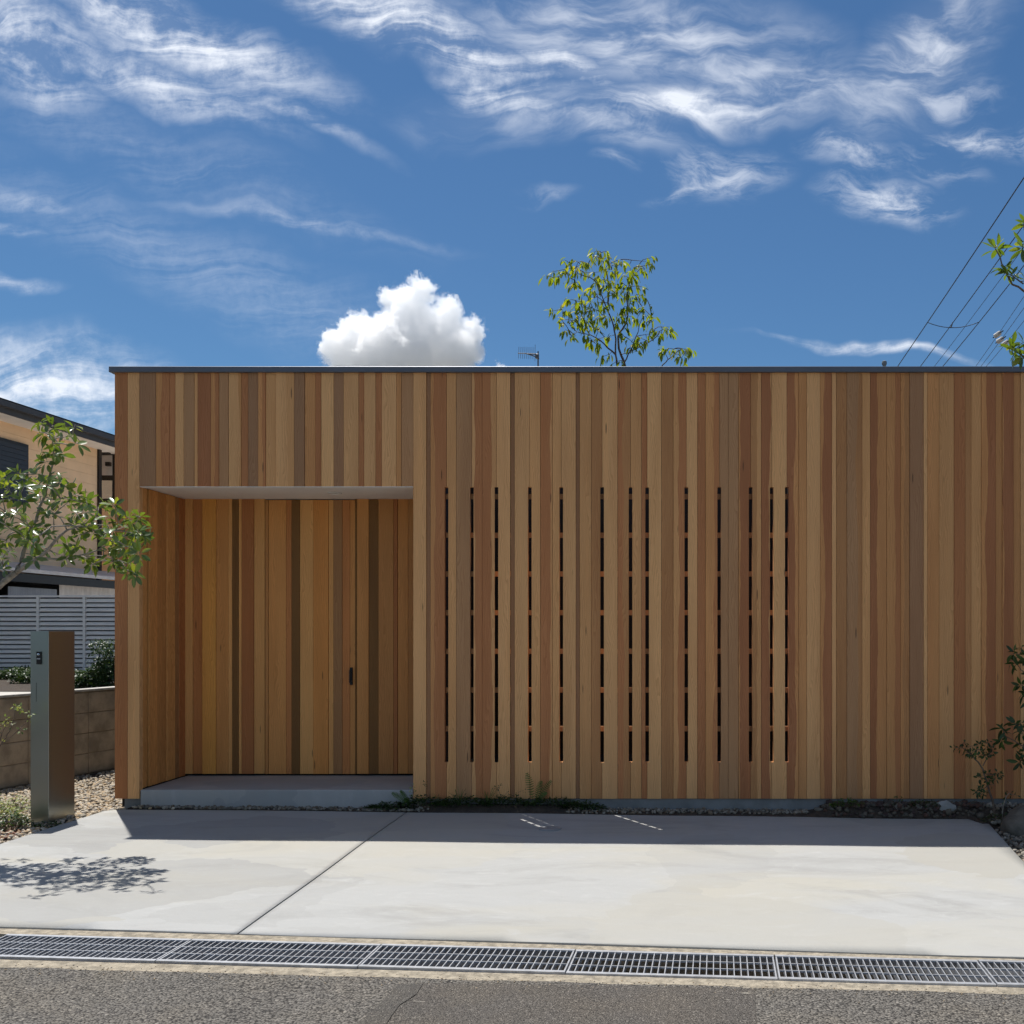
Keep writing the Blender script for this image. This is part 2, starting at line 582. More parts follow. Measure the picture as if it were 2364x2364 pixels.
def leaf_material(name, a, c, young, rough=0.36, trans=0.35, spec=0.5):
    m, nt, b = new_mat(name)
    oi = N(nt, 'ShaderNodeObjectInfo')
    g = N(nt, 'ShaderNodeNewGeometry')
    rr = fmath(nt, 'FRACT', fmath(nt, 'ADD', oi.outputs['Random'], g.outputs['Random Per Island']))
    c1 = cmix(nt, rr, tuple(a) + (1,), tuple(c) + (1,))
    c1 = cmix(nt, smooth(nt, fmath(nt, 'FRACT', fmath(nt, 'MULTIPLY', rr, 7.31)), 0.80, 1.0), c1, tuple(young) + (1,))
    n = tex_noise(nt, g.outputs['Position'], 45, 3, 0.5).outputs['Fac']
    c1 = cmix(nt, fmath(nt, 'MULTIPLY', n, 0.3), c1, cmix(nt, 1.0, c1, (1.3, 1.2, 0.8, 1), 'MULTIPLY'))
    L(nt, c1, b.inputs['Base Color'])
    b.inputs['Roughness'].default_value = rough
    b.inputs['Specular IOR Level'].default_value = spec
    tr = N(nt, 'ShaderNodeBsdfTranslucent')
    L(nt, cmix(nt, 1.0, c1, (1.9, 1.75, 0.6, 1), 'MULTIPLY'), tr.inputs[0])
    mx = N(nt, 'ShaderNodeMixShader')
    mx.inputs[0].default_value = trans
    L(nt, b.outputs[0], mx.inputs[1])
    L(nt, tr.outputs[0], mx.inputs[2])
    out = nt.nodes['Material Output']
    L(nt, mx.outputs[0], out.inputs[0])
    return m


def pebble_material(name, cols):
    m, nt, b = new_mat(name)
    g = N(nt, 'ShaderNodeNewGeometry')
    r = N(nt, 'ShaderNodeValToRGB')
    r.color_ramp.interpolation = 'CONSTANT'
    els = r.color_ramp.elements
    while len(els) < len(cols):
        els.new(0.5)
    for i, c in enumerate(cols):
        els[i].position = i / len(cols)
        els[i].color = tuple(c) + (1,)
    L(nt, g.outputs['Random Per Island'], r.inputs[0])
    n = tex_noise(nt, g.outputs['Position'], 70, 4, 0.6).outputs['Fac']
    L(nt, cmix(nt, fmath(nt, 'MULTIPLY', n, 0.5), r.outputs[0], cmix(nt, 1.0, r.outputs[0], (0.6, 0.58, 0.55, 1), 'MULTIPLY')), b.inputs['Base Color'])
    b.inputs['Roughness'].default_value = 0.8
    return m


def corrugated_material(name, colr):
    return plain(name, colr, 0.5, 0.0, 0.12, 3.0)


M = {}
M['wood'] = wood_material()
M['slab'] = concrete_material('slab_concrete')
M['step'] = concrete_material('step_concrete', (0.40, 0.40, 0.39), (0.42, 0.40, 0.37), (0.30, 0.31, 0.31))
M['mortar'] = plain('sandy_mortar', (0.33, 0.285, 0.215), 0.95, 0, 0.34, 24, 0.012, 70)
M['joint'] = plain('joint_filler', (0.07, 0.07, 0.065), 0.9, 0, 0.2, 12, 0.002, 90)
M['asphalt'] = asphalt_material('old_asphalt', (0.075, 0.069, 0.062), (0.19, 0.175, 0.153), 96, 0.3, 0.006)
M['patch'] = asphalt_material('patch_asphalt', (0.070, 0.063, 0.056), (0.145, 0.13, 0.113), 190, 0.8, 0.003)
M['tar'] = asphalt_material('tar_band', (0.075, 0.069, 0.062), (0.115, 0.106, 0.094), 240, 0.2, 0.002)
M['soil'] = plain('soil', (0.055, 0.040, 0.028), 0.95, 0, 0.35, 12, 0.02, 40)
M['ground'] = plain('ground', (0.16, 0.145, 0.12), 0.95, 0, 0.25, 0.4, 0.01, 20)
M['cap'] = plain('coping_metal', (0.105, 0.115, 0.140), 0.42, 0.35, 0.06, 3)
M['soffit'] = plain('soffit_board', (0.88, 0.84, 0.78), 0.7, 0, 0.03, 3)
M['black'] = plain('black_metal', (0.015, 0.015, 0.016), 0.4, 0.3, 0.1, 8)
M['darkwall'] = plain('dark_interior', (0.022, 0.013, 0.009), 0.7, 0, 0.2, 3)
M['backing'] = plain('backing_paper', (0.02, 0.018, 0.016), 0.9, 0, 0.1, 3)
M['found'] = plain('foundation_concrete', (0.20, 0.21, 0.21), 0.85, 0, 0.18, 5, 0.002, 60)
M['galv'] = plain('galvanised_steel', (0.44, 0.455, 0.48), 0.45, 0.5, 0.14, 22)
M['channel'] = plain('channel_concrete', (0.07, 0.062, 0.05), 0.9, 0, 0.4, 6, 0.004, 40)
M['white'] = plain('white_fitting', (0.75, 0.74, 0.70), 0.4, 0, 0.02, 3)
M['lens'] = plain('lamp_lens', (0.45, 0.42, 0.36), 0.3, 0, 0.02, 3)
M['cover'] = plain('cover_plate', (0.27, 0.275, 0.28), 0.6, 0, 0.08, 9, 0.0008, 120)
M['bark'] = plain('pale_bark', (0.30, 0.26, 0.21), 0.85, 0, 0.35, 30, 0.004, 60)
M['bark2'] = plain('brown_bark', (0.14, 0.10, 0.07), 0.85, 0, 0.35, 30, 0.004, 60)
M['block'] = plain('concrete_block', (0.44, 0.35, 0.25), 0.92, 0, 0.28, 5, 0.004, 70)
M['blockmortar'] = plain('block_mortar', (0.27, 0.21, 0.145), 0.95, 0, 0.25, 8, 0.004, 60)
M['coping'] = plain('coping_mortar', (0.50, 0.47, 0.42), 0.9, 0, 0.15, 8, 0.003, 60)
M['slat'] = plain('white_louvre', (0.82, 0.79, 0.74), 0.5, 0, 0.05, 3)
M['siding'] = plain('tan_siding', (0.90, 0.59, 0.345), 0.75, 0, 0.08, 1.5, 0.003, 30)
M['roofdark'] = plain('dark_roof_trim', (0.055, 0.05, 0.05), 0.6, 0, 0.15, 4)
M['eave'] = plain('eave_soffit', (0.85, 0.78, 0.70), 0.8, 0, 0.06, 2)
M['shutter'] = plain('grey_shutter', (0.035, 0.037, 0.045), 0.5, 0.2, 0.1, 4)
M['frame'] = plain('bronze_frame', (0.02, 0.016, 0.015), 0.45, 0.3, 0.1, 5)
M['greysheet'] = corrugated_material('grey_corrugated', (0.27, 0.29, 0.33))
M['whitesheet'] = corrugated_material('white_corrugated', (0.55, 0.50, 0.47))
M['cable'] = plain('cable_sheath', (0.02, 0.022, 0.028), 0.6, 0, 0.1, 2)
M['ceramic'] = plain('white_ceramic', (0.55, 0.52, 0.48), 0.3, 0, 0.05, 20)
M['antenna'] = plain('antenna_aluminium', (0.12, 0.12, 0.13), 0.5, 0.4, 0.1, 10)
M['stone'] = plain('garden_stone', (0.13, 0.115, 0.09), 0.9, 0, 0.35, 7, 0.01, 25)
M['stonegrey'] = plain('flat_stone', (0.33, 0.33, 0.31), 0.9, 0, 0.25, 6, 0.006, 40)
M['litter'] = pebble_material('bark_chips', [(0.22, 0.09, 0.045), (0.15, 0.06, 0.035), (0.28, 0.13, 0.07), (0.10, 0.05, 0.03)])
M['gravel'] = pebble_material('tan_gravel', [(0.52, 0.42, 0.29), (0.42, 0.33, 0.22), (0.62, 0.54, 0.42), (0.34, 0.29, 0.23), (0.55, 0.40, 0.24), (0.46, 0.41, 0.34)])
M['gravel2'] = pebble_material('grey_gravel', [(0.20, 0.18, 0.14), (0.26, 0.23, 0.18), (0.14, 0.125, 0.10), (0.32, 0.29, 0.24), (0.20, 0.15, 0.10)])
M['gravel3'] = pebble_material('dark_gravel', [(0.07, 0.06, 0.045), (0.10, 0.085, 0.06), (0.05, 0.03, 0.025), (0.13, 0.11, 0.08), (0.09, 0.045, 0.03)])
M['leaf1'] = leaf_material('glossy_leaf', (0.07, 0.12, 0.024), (0.125, 0.185, 0.034), (0.27, 0.32, 0.04), 0.28, 0.36, 0.9)
M['leaf2'] = leaf_material('drooping_leaf', (0.12, 0.18, 0.02), (0.20, 0.255, 0.028), (0.28, 0.28, 0.035), 0.5, 0.55, 0.35)
M['leaf3'] = leaf_material('broad_leaf', (0.06, 0.11, 0.02), (0.12, 0.19, 0.03), (0.22, 0.27, 0.04), 0.28, 0.40, 0.7)
M['leaf4'] = leaf_material('dark_leaf', (0.02, 0.045, 0.013), (0.04, 0.075, 0.02), (0.06, 0.11, 0.02), 0.4, 0.22, 0.4)
M['leaf5'] = leaf_material('grass_leaf', (0.05, 0.10, 0.03), (0.09, 0.16, 0.04), (0.15, 0.20, 0.06), 0.5, 0.3, 0.3)
M['leaf6'] = leaf_material('variegated_leaf', (0.10, 0.16, 0.05), (0.30, 0.34, 0.16), (0.55, 0.55, 0.42), 0.5, 0.3, 0.3)
M['leaf7'] = leaf_material('hedge_leaf', (0.035, 0.075, 0.015), (0.075, 0.14, 0.025), (0.12, 0.17, 0.03), 0.5, 0.3, 0.3)


def steel_material():
    m, nt, b = new_mat('brushed_steel')
    g = N(nt, 'ShaderNodeNewGeometry')
    n = tex_noise(nt, mapping(nt, g.outputs['Position'], scale=(2, 2, 420)), 1.0, 2, 0.5).outputs['Fac']
    L(nt, cmix(nt, n, (0.36, 0.385, 0.365, 1), (0.38, 0.40, 0.38, 1)), b.inputs['Base Color'])
    b.inputs['Metallic'].default_value = 1.0
    L(nt, smooth(nt, n, 0.2, 0.8, 0.31, 0.33), b.inputs['Roughness'])
    return m


def glass_material():
    m, nt, b = new_mat('window_glass')
    b.inputs['Base Color'].default_value = (0.62, 0.68, 0.74, 1)
    b.inputs['Metallic'].default_value = 0.85
    b.inputs['Roughness'].default_value = 0.06
    b.inputs['Specular IOR Level'].default_value = 1.0
    b.inputs['Coat Weight'].default_value = 1.0
    b.inputs['Coat Roughness'].default_value = 0.02
    b.inputs['Coat IOR'].default_value = 2.2
    return m


M['steel'] = steel_material()
M['glass'] = glass_material()

# ------------------------------------------------------------------ the setting
# ground: one sheet to the horizon, tilted very slightly like the lane
mb = MB()
S = 3000
for x0, x1 in ((-S, -60), (-60, 60), (60, S)):
    mb.quad((x0, -S, gz(max(-60, min(60, x0))) - 0.30), (x1, -S, gz(max(-60, min(60, x1))) - 0.30),
            (x1, S, gz(max(-60, min(60, x1))) - 0.30), (x0, S, gz(max(-60, min(60, x0))) - 0.30))
structure(mb.build('ground', M['ground']))


def line_at(a, b, X):
    t = (X - a.x) / (b.x - a.x)
    return a.lerp(b, t)


XL, XR = -14.0, 14.0
slab_near = (G(0, 2140), G(2364, 2204))
gr_back = (G(0, 2153), G(2364, 2217))
gr_front = (G(0, 2209), G(2364, 2273))
as_edge = (G(0, 2231), G(2364, 2293))


def strip(name, la, lb, mat, dz, thick=0.25, xl=XL, xr=XR, n=1):
    mb = MB()
    rnd = random.Random(4)
    for k in range(n):
        xa, xb = xl + (xr - xl) * k / n, xl + (xr - xl) * (k + 1) / n
        pa, pb = line_at(*la, xa), line_at(*la, xb)
        qa, qb = line_at(*lb, xa), line_at(*lb, xb)
        up = Vector((0, 0, 1))
        za = [Vector((p.x, p.y, gz(p.x) + dz)) for p in (qa, qb, pb, pa)]
        zb = [p - up * thick for p in za]
        mb.quad(*za)
        mb.quad(zb[0], zb[1], za[1], za[0])
        mb.quad(zb[2], zb[3], za[3], za[2])
    return mb.build(name, mat)


# road surface
def sheet_poly(name, pts, mat, dz, thick=0.02):
    mb = MB()
    top = [Vector((p.x, p.y, gz(p.x) + dz)) for p in pts]
    n = len(top)
    mb.quad(*top)
    for k in range(n):
        a, b = top[k], top[(k + 1) % n]
        mb.quad(a - Vector((0, 0, thick)), b - Vector((0, 0, thick)), b, a)
    return mb.build(name, mat)


def ragged_road():
    """asphalt with the broken edge that laps on to the mortar strip"""
    mb = MB()
    rnd = random.Random(2)
    n = 420
    prev = None
    for k in range(n + 1):
        X = XL + (XR - XL) * k / n
        e = line_at(*as_edge, X)
        j = 0.018 * mnoise.noise(Vector((X * 3.1, 0, 0))) + 0.012 * mnoise.noise(Vector((X * 14, 3, 0)))
        a = Vector((X, e.y + j, gz(X) - 0.004))
        b = Vector((X, -7.0, gz(X) - 0.004))
        c = a - Vector((0, 0, 0.05))
        if prev:
            mb.quad(prev[1], b, a, prev[0])
            mb.quad(prev[0], a, c, prev[2])
        prev = (a, b, c)
    return mb.build('road', M['asphalt'])


structure(ragged_road())
structure(sheet_poly('asphalt_patch', [G(-155, 2364 + 900, 0), G(1790, 2364 + 900, 0), G(1742, 2283), G(1330, 2274), G(968, 2269)], M['patch'], 0.0005, 0.004))
# tar seam running along the left border of the patch
mbt = MB()
for k in range(14):
    f0, f1 = k / 14, (k + 1) / 14
    def q(f, s):
        base = G(950 + (600 - 950) * f, 2272 + (2620 - 2272) * f)
        w = 0.05 + 0.03 * mnoise.noise(Vector((f * 9, s, 0)))
        return Vector((base.x + s * w, base.y, gz(base.x) + 0.0035))
    mbt.quad(q(f1, -1), q(f1, 1), q(f0, 1), q(f0, -1))
structure(mbt.build('tar_seam', M['tar']))

structure(strip('mortar_strip', gr_front, (as_edge[0] - Vector((0, .25, 0)), as_edge[1] - Vector((0, .25, 0))), M['mortar'], -0.012, 0.25))
structure(strip('mortar_margin', (slab_near[0] - Vector((0, 0.004, 0)), slab_near[1] - Vector((0, 0.004, 0))), gr_back, M['mortar'], -0.006, 0.25))
# drain channel under the gratings
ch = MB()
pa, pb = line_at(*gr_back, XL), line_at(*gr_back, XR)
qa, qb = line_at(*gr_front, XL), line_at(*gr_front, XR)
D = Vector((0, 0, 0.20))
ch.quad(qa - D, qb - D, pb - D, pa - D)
structure(ch.build('drain_channel', M['channel']))


def slab(name, poly, mat, dz=0.0, thick=0.12, cell=0.16, amp=0.006):
    """concrete slab: gridded top with a slightly wavy float finish, chamfered rim and sides"""
    xs = [p.x for p in poly]
    ys = [p.y for p in poly]
    bm = bmesh.new()
    x0, x1, y0, y1 = min(xs) - .1, max(xs) + .1, min(ys) - .1, max(ys) + .1
    nx, ny = int((x1 - x0) / cell) + 1, int((y1 - y0) / cell) + 1
    vs = [[bm.verts.new((x0 + (x1 - x0) * i / nx, y0 + (y1 - y0) * j / ny, 0)) for j in range(ny + 1)] for i in range(nx + 1)]
    for i in range(nx):
        for j in range(ny):
            bm.faces.new((vs[i][j], vs[i + 1][j], vs[i + 1][j + 1], vs[i][j + 1]))
    n = len(poly)
    cen = sum((Vector((p.x, p.y, 0)) for p in poly), Vector()) / n
    for k in range(n):
        a, b = Vector((poly[k].x, poly[k].y, 0)), Vector((poly[(k + 1) % n].x, poly[(k + 1) % n].y, 0))
        nrm = (b - a).cross(Vector((0, 0, 1))).normalized()
        if nrm.dot(cen - a) > 0:
            nrm = -nrm
        bmesh.ops.bisect_plane(bm, geom=bm.verts[:] + bm.edges[:] + bm.faces[:], plane_co=a, plane_no=nrm, clear_outer=True, dist=1e-6)
    bm.normal_update()
    for f in bm.faces:
        if f.normal.z < 0:
            f.normal_flip()
    border = [e for e in bm.edges if e.is_boundary]
    r = bmesh.ops.extrude_edge_only(bm, edges=border)
    low = [v for v in r['geom'] if isinstance(v, bmesh.types.BMVert)]
    lows = set(low)
    for v in bm.verts:
        h = amp * mnoise.noise(Vector((v.co.x * 0.8, v.co.y * 0.8, 1.7)))
        v.co.z = gz(v.co.x) + dz + h - (thick if v in lows else 0)
    bmesh.ops.recalc_face_normals(bm, faces=bm.faces)
    m = bpy.data.meshes.new(name)
    bm.to_mesh(m)
    bm.free()
    for pl in m.polygons:
        pl.use_smooth = abs(pl.normal.z) > 0.9
    return structure(mk(name, m, mat))


jA, jB = G(942, 1872), G(553, 2152)
jdir = (jB - jA).normalized()
jn = Vector((jdir.y, -jdir.x, 0)).normalized()
if jn.x < 0:
    jn = -jn
gap = 0.0055
nearL = line_at(*slab_near, -6.5)
jBn = jA + jdir * ((line_at(*slab_near, jB.x).y - jA.y) / jdir.y)
left_line = (G(239, 1872), G(0, 1949))
ld = (left_line[1] - left_line[0]).normalized()
tt = 5.2
cornerL = left_line[0] + ld * tt
nl = line_at(*slab_near, cornerL.x)
slab('driveway_slab', [jA - jn * gap, G(262, 1868.5), G(239, 1872), cornerL, nl, jBn - jn * gap], M['slab'])
rA, rB = G(2261, 1878), G(2364, 1991)
rd = (rB - rA).normalized()
rN = rA + rd * ((line_at(*slab_near, 3.0).y - rA.y) / rd.y)
slab('driveway_slab', [jA + jn * gap, G(2190, 1875.5), rA, rN, jBn + jn * gap], M['slab'])
mbj = MB()
mbj.quad(*[Vector((p.x, p.y, gz(p.x) - 0.012)) for p in (jBn - jn * 0.02, jBn + jn * 0.02, jA + jn * 0.02, jA - jn * 0.02)])
structure(mbj.build('slab_joint', M['joint']))
# round access cover let into the slab
cpos = G(1270, 1914.5)
mb = MB()
mb.lathe([(0.088, -0.02), (0.088, 0.0055), (0.084, 0.0075), (0.080, 0.0045), (0.078, 0.007), (0.0, 0.0072)], (cpos.x, cpos.y, gz(cpos.x) + 0.004), 32)
tag(mb.build('inspection_cover', M['cover'], None), 'small round grey inspection cover set in the shaded concrete slab', 'cover')

# planting beds: soil sheets beside and behind the slabs
mb = MB()
def soilp(x, y, dz=-0.03):
    return (x, y, gz(x) + dz)
mb.quad(soilp(-9, 4.9), soilp(-4.0, 4.9), soilp(-4.0, 8.75), soilp(-9, 8.75))
mb.quad(soilp(-9, 8.75), soilp(-4.0, 8.75), soilp(-4.0, 16), soilp(-9, 16))
mb.quad(soilp(2.0, 4.6), soilp(8, 4.5), soilp(8, 8.45), soilp(2.0, 8.55))
structure(mb.build('planting_bed', M['soil']))
RISE = [(-9, .0), (264, .0), (860, .008), (930, .03), (985, .05), (1290, .05), (1370, .012), (1860, .012), (1930, .075), (2200, .085), (2500, .085), (4000, .085)]


def bedz(x, y):
    p = CX + x * FPX / 8.85
    r = 0.0
    for (a, ra), (b, rb_) in zip(RISE[:-1], RISE[1:]):
        if a <= p <= b:
            t = (p - a) / (b - a)
            r = ra + (rb_ - ra) * t
    # slab edge line to the boards
    ye = 8.79 - .0265 * (x + 4.5)
    t = max(0.0, min(1.0, (y - ye) / .10))
    return gz(x) + .004 + r * t * t * (3 - 2 * t) + .006 * mnoise.noise(Vector((x * 9, y * 9, 0)))


def floorz(x, y):
    if x > -4.42 and y > (8.775 - .0265 * (x + 4.5) if x < 2.62 else 8.35):
        return bedz(x, y)
    return gz(x) - .03


mb = MB()
nx_, ny_ = 200, 10
for i in range(nx_):
    for j in range(ny_):
        def q_(i, j):
            x = -4.45 + (6.0 + 4.45) * i / nx_
            ya = 8.775 - .0265 * (x + 4.5) if x < 2.62 else 8.35
            y = ya + (8.90 - ya) * j / ny_
            z = bedz(x, y) - (.05 if j == 0 else 0)
            return (x, y, z)
        mb.quad(q_(i, j), q_(i + 1, j), q_(i + 1, j + 1), q_(i, j + 1))
structure(mb.build('border_bed', M['soil'], None, True))

# ------------------------------------------------------------------ the timber house
SRGB = {  # look of each kind of board in the shade (sRGB), turned into albedo below
    'L': (136, 109, 80), 'M': (128, 100, 71), 'T': (123, 91, 61), 'B': (108, 80, 55), 'R': (107, 72, 49),
    'D': (97, 63, 44), 'G': (106, 84, 65), 'K': (90, 70, 56), 'V': (66, 49, 30), 'Y': (130, 97, 54), 'O': (125, 89, 54),
}


def lin(c):
    c = c / 255
    return c / 12.92 if c <= 0.04045 else ((c + 0.055) / 1.055) ** 2.4


WK = 3.15


def albedo(code):
    mean = (128, 97, 63)
    f = 0.10 if code == 'V' else 0.22
    r, g, b = (lin(x * (1 - f) + m * f) for x, m in zip(SRGB[code], mean))
    return (min(.8, r * WK * 1.04), min(.8, g * WK * 0.93), min(.8, b * WK * 0.79))


rw = random.Random(11)


def board(parent, x0, x1, z0, z1, yf, th, code, sapcode=None, frac=0.5, side=1, slits=(False, False), sz=None, name='board'):
    g = 0.0011
    a, b = x0 + g, x1 - g
    if slits[0] or slits[1]:
        n = 0.0155
        s0, s1 = sz
        out = [(a, z0), (b, z0)]
        if slits[1]:
            out += [(b, s0), (x1 - n, s0), (x1 - n, s1), (b, s1)]
        out += [(b, z1), (a, z1)]
        if slits[0]:
            out += [(a, s1), (x0 + n, s1), (x0 + n, s0), (a, s0)]
    else:
        out = [(a, z0), (b, z0), (b, z1), (a, z1)]
    mb = MB()
    mb.prism_y(out, yf, yf + th)
    o = mb.build(name, M['wood'], parent, bevel=0.0012)
    paint(o, code, sapcode, x0 + (x1 - x0) * frac, side)
    return o


def paint(o, code, sapcode=None, xs=0.0, side=1):
    j = 1 + rw.uniform(-0.07, 0.07)
    bounce_tint = (1.10, 1.05, 0.86) if o.parent is not None and o.parent.name in ('porch_side_wall', 'porch_back_wall', 'door') else (1, 1, 1)  # porch boards tinted golden: warm bounced light put into their colour
    o.color = tuple(min(.82, c * j * f) for c, f in zip(albedo(code), bounce_tint)) + (1,)
    o['sap'] = [float(c * j) for c in albedo(sapcode or code)]
    o['split'] = [float(xs), float(side), 1.0 if sapcode else 0.0]


ZT = FZ(860)             # underside of the coping
ZB = FZ(1844)            # foot of the boards
ZS = FZ(1123)            # soffit
YB = 9.71                # back wall of the porch
XA0, XA1 = FX(322), FX(954)
house = empty('timber_house', (-0.7, YF, 0))
tag(house, 'flat roofed house clad in vertical cedar boards of mixed browns', 'house')
SL0, SL1 = FZ(1760), FZ(1124.5)
slit_px = [1030.4, 1089, 1146, 1223, 1295.5, 1390, 1455.5, 1494, 1584.5, 1660.5, 1733, 1781.7, 1816.5]

front = MB()
OX0, OX1, OZ0, OZ1 = FX(1005), FX(1840), 0.34, 2.77
y0, y1 = YF + 0.068, YF + 0.18
XE0, XE1 = FX(264.5), 6.0
front.box(XE0 + .03, XA0 - .03, y0, y1, 0.0, ZS)
front.box(XE0 + .03, XA1, y0, y1, ZS + .02, ZT - .02)
front.box(XA1 + .02, OX0, y0, y1, 0.06, ZT - .02)
front.box(OX0, OX1, y0, y1, OZ1, ZT - .02)
front.box(OX0, OX1, y0, y1, 0.06, OZ0)
front.box(OX1, XE1, y0, y1, 0.06, ZT - .02)
fw = front.build('front_wall', M['backing'], house)

# boards left to right: (right edge px, code, sap code, fraction where sap starts, side of the sap)
rows = [
    (294.3, 'R'), (322, 'L'),
    (360, 'K'), (391, 'T', 'R', .45, 1), (404, 'R'), (424, 'L'), (448, 'G'), (456, 'M'), (487, 'D'), (505.5, 'T', 'R', .5, 1),
    (527, 'G'), (557, 'L', 'T', .8, 1), (572, 'R'), (596, 'K'), (613, 'T', 'R', .55, 1), (636, 'M'), (679, 'L', 'M', .6, 1), (703, 'K'),
    (728, 'T'), (741, 'R'), (770, 'L'), (793, 'K'), (828, 'L'), (840, 'R'), (867, 'L'), (881, 'R'), (915, 'L'), (926, 'T'), (954, 'G'),
    (984, 'L'), (993.5, 'k'),
    (1030.4, 'R', 'T', .25, -1), (1053, 'M'), (1089, 'G'), (1113, 'L', 'R', .3, 1), (1146, 'R', 'M', .65, 1), (1178, 'L'), (1188, 'k'),
    (1223, 'L'), (1247.5, 'M'), (1275, 'R', 'M', .85, 1), (1295.5, 'M'), (1329.5, 'L'), (1338, 'k'), (1365, 'M'), (1390, 'B'), (1426, 'L'),
    (1455.5, 'R', 'B', .45, 1), (1481, 'M'), (1494, 'R'), (1527, 'L'), (1554, 'B'), (1584.5, 'M', 'R', .4, 1), (1610.5, 'L'), (1628.5, 'R'),
    (1660.5, 'T', 'R', .62, 1), (1681, 'G'), (1705, 'G'), (1733, 'D', 'T', .1, -1), (1757.5, 'B', 'M', .6, 1), (1781.7, 'D', 'M', .8, 1),
    (1816.5, 'L'), (1844, 'D', 'T', .7, 1), (1862, 'T'), (1893.5, 'L'), (1920.5, 'T', 'D', .3, 1), (1931, 'L'), (1955, 'B'), (1990, 'G', 'B', .7, 1),
    (2009, 'M'), (2047, 'D', 'T', .42, 1), (2079, 'T', 'R', .6, 1), (2100, 'B', 'T', .4, -1), (2132, 'K'), (2141, 'L'), (2168, 'T'),
    (2202.5, 'M'), (2228, 'R'), (2242, 'B'), (2265.5, 'M'), (2299, 'T', 'D', .35, 1), (2314, 'T'), (2340, 'D', 'T', .1, -1), (2356, 'T'),
]
px = 264.5
while rows[-1][0] < CX + XE1 * FPX / YF - 20:
    rows.append((rows[-1][0] + rw.uniform(14, 38), rw.choice('LMTBRDGKLMT')))
for i, rr in enumerate(rows):
    e, code = rr[0], rr[1]
    x0, x1 = FX(px), FX(e)
    sapc, frac, side = (rr[2], rr[3], rr[4]) if len(rr) > 2 else (None, .5, 1)
    sl = tuple(any(abs(q - s) < 0.5 for s in slit_px) for q in (px, e))
    inporch = 322 <= px < 953.5
    z0 = ZS if inporch else ZB
    if code == 'k':
        board(fw, x0, x1, z0, ZT, YF + 0.016, 0.02, 'K', name='board')
    else:
        yf = YF + rw.choice((0, 0, 0.002, 0.004, 0.006, -0.003))
        th = 0.060 + YF - yf
        near = [s for s in slit_px if abs(s - px) < .5 or abs(s - e) < .5]
        if any(abs(s - 1146) < 1 or abs(s - 1390) < 1 for s in near):
            th = 0.016
        board(fw, x0, x1, z0, ZT, yf, th, code, sapc, frac, side, sl, (SL0, SL1))
    px = e
# cross battens behind the slits
for k in range(7):
    zc = FZ(1144 + 90 * k)
    mb = MB()
    mb.box(OX0 + .01, OX1 - .01, YF + 0.062, YF + 0.082, zc - 0.022, zc + 0.022)
    paint(mb.build('batten', M['wood'], fw), 'G')

# porch recess: left cheek, back wall, door, soffit, step
pl = MB()
pl.box(XA0 - 0.15, XA0 - 0.024, y0, YB + .02, 0.0, ZS + .05)
pw = pl.build('porch_side_wall', M['backing'], house)


def yb(p):
    return FPX * XA0 / (p - CX)


cheek = [(322, 340, 'T'), (344, 363, 'T'), (363, 385, 'B'), (385, 404, 'M'), (404, 414, 'K'), (414, 428.6, 'D')]
for i, (p0, p1, c) in enumerate(cheek):
    ya, yb_ = (YF + .064 if i == 0 else yb(p0)), min(yb(p1), YB)
    mb = MB()
    mb.box(XA0 - 0.022, XA0 + (0.002 if i % 2 else -0.003), ya + .001, yb_ - .001, 0.162, ZS - .001)
    paint(mb.build('board', M['wood'], pw, bevel=0.001), c)
bw = MB()
bw.box(XA0 - .15, XA1 + .2, YB + .06, YB + .16, 0.05, ZT - .02)
bwall = bw.build('porch_back_wall', M['backing'], house)
zx = lambda z: 250 + z / 2.415
backb = [(430, 470, 'M'), (470, 523, 'R'), (523, 600, 'Y'), (600, 668, 'T'), (668, 690, 'M'), (690, 725, 'V'), (725, 742, 'M'), (742, 810, 'D'),
         (810, 870, 'M')]
doorb = [(872, 890, 'B'), (890, 988, 'T'), (988, 1018, 'R'), (1018, 1065, 'V'), (1065, 1140, 'M'), (1140, 1225, 'O'), (1225, 1252, 'M'),
         (1252, 1302, 'K'), (1302, 1345, 'R'), (1345, 1374, 'T')]
backc = [(1376, 1386, 'V'), (1386, 1452, 'T'), (1452, 1505, 'V'), (1505, 1590, 'B'), (1590, 1612, 'D'), (1612, 1670, 'T'), (1670, 1740, 'B')]


def bx(z, Y=YB):
    return FX(zx(z), Y)


for lst, dy in ((backb, 0), (backc, 0.0)):
    for a, b, c in lst:
        x0, x1 = bx(a), bx(b)
        if a == 430:
            x0 = XA0 - .02
        board(bwall, x0, x1, 0.175, ZS + .02, YB + dy + rw.choice((0, .003, .006, .012)), 0.035, c)
door = MB()
door.box(bx(872), bx(1374), YB + .045, YB + .058, 0.165, ZS - .005)
dr = door.build('door', M['backing'], house)
dr['label'] = 'flush timber door boarded like the wall with a slim black handle'
for a, b, c in doorb:
    board(dr, bx(a), bx(b), 0.172, ZS - .004, YB + .012 + rw.choice((0, .003, .006)), 0.03, c)
hx, hz0, hz1 = bx(1354), FZ(1581, YB), FZ(1541, YB)
hd = MB()
hd.box(hx - .013, hx + .013, YB - .006, YB + .011, hz0, hz1)
hd.box(hx - .006, hx + .006, YB - .035, YB - .006, hz0 + .03, hz0 + .042)
hd.box(hx - .006, hx + .006, YB - .035, YB - .006, hz1 - .042, hz1 - .03)
hd.box(hx - .006, hx + .006, YB - .047, YB - .035, hz0 + .02, hz1 - .02)
hd.build('handle', M['black'], dr, bevel=.002)
sf = MB()
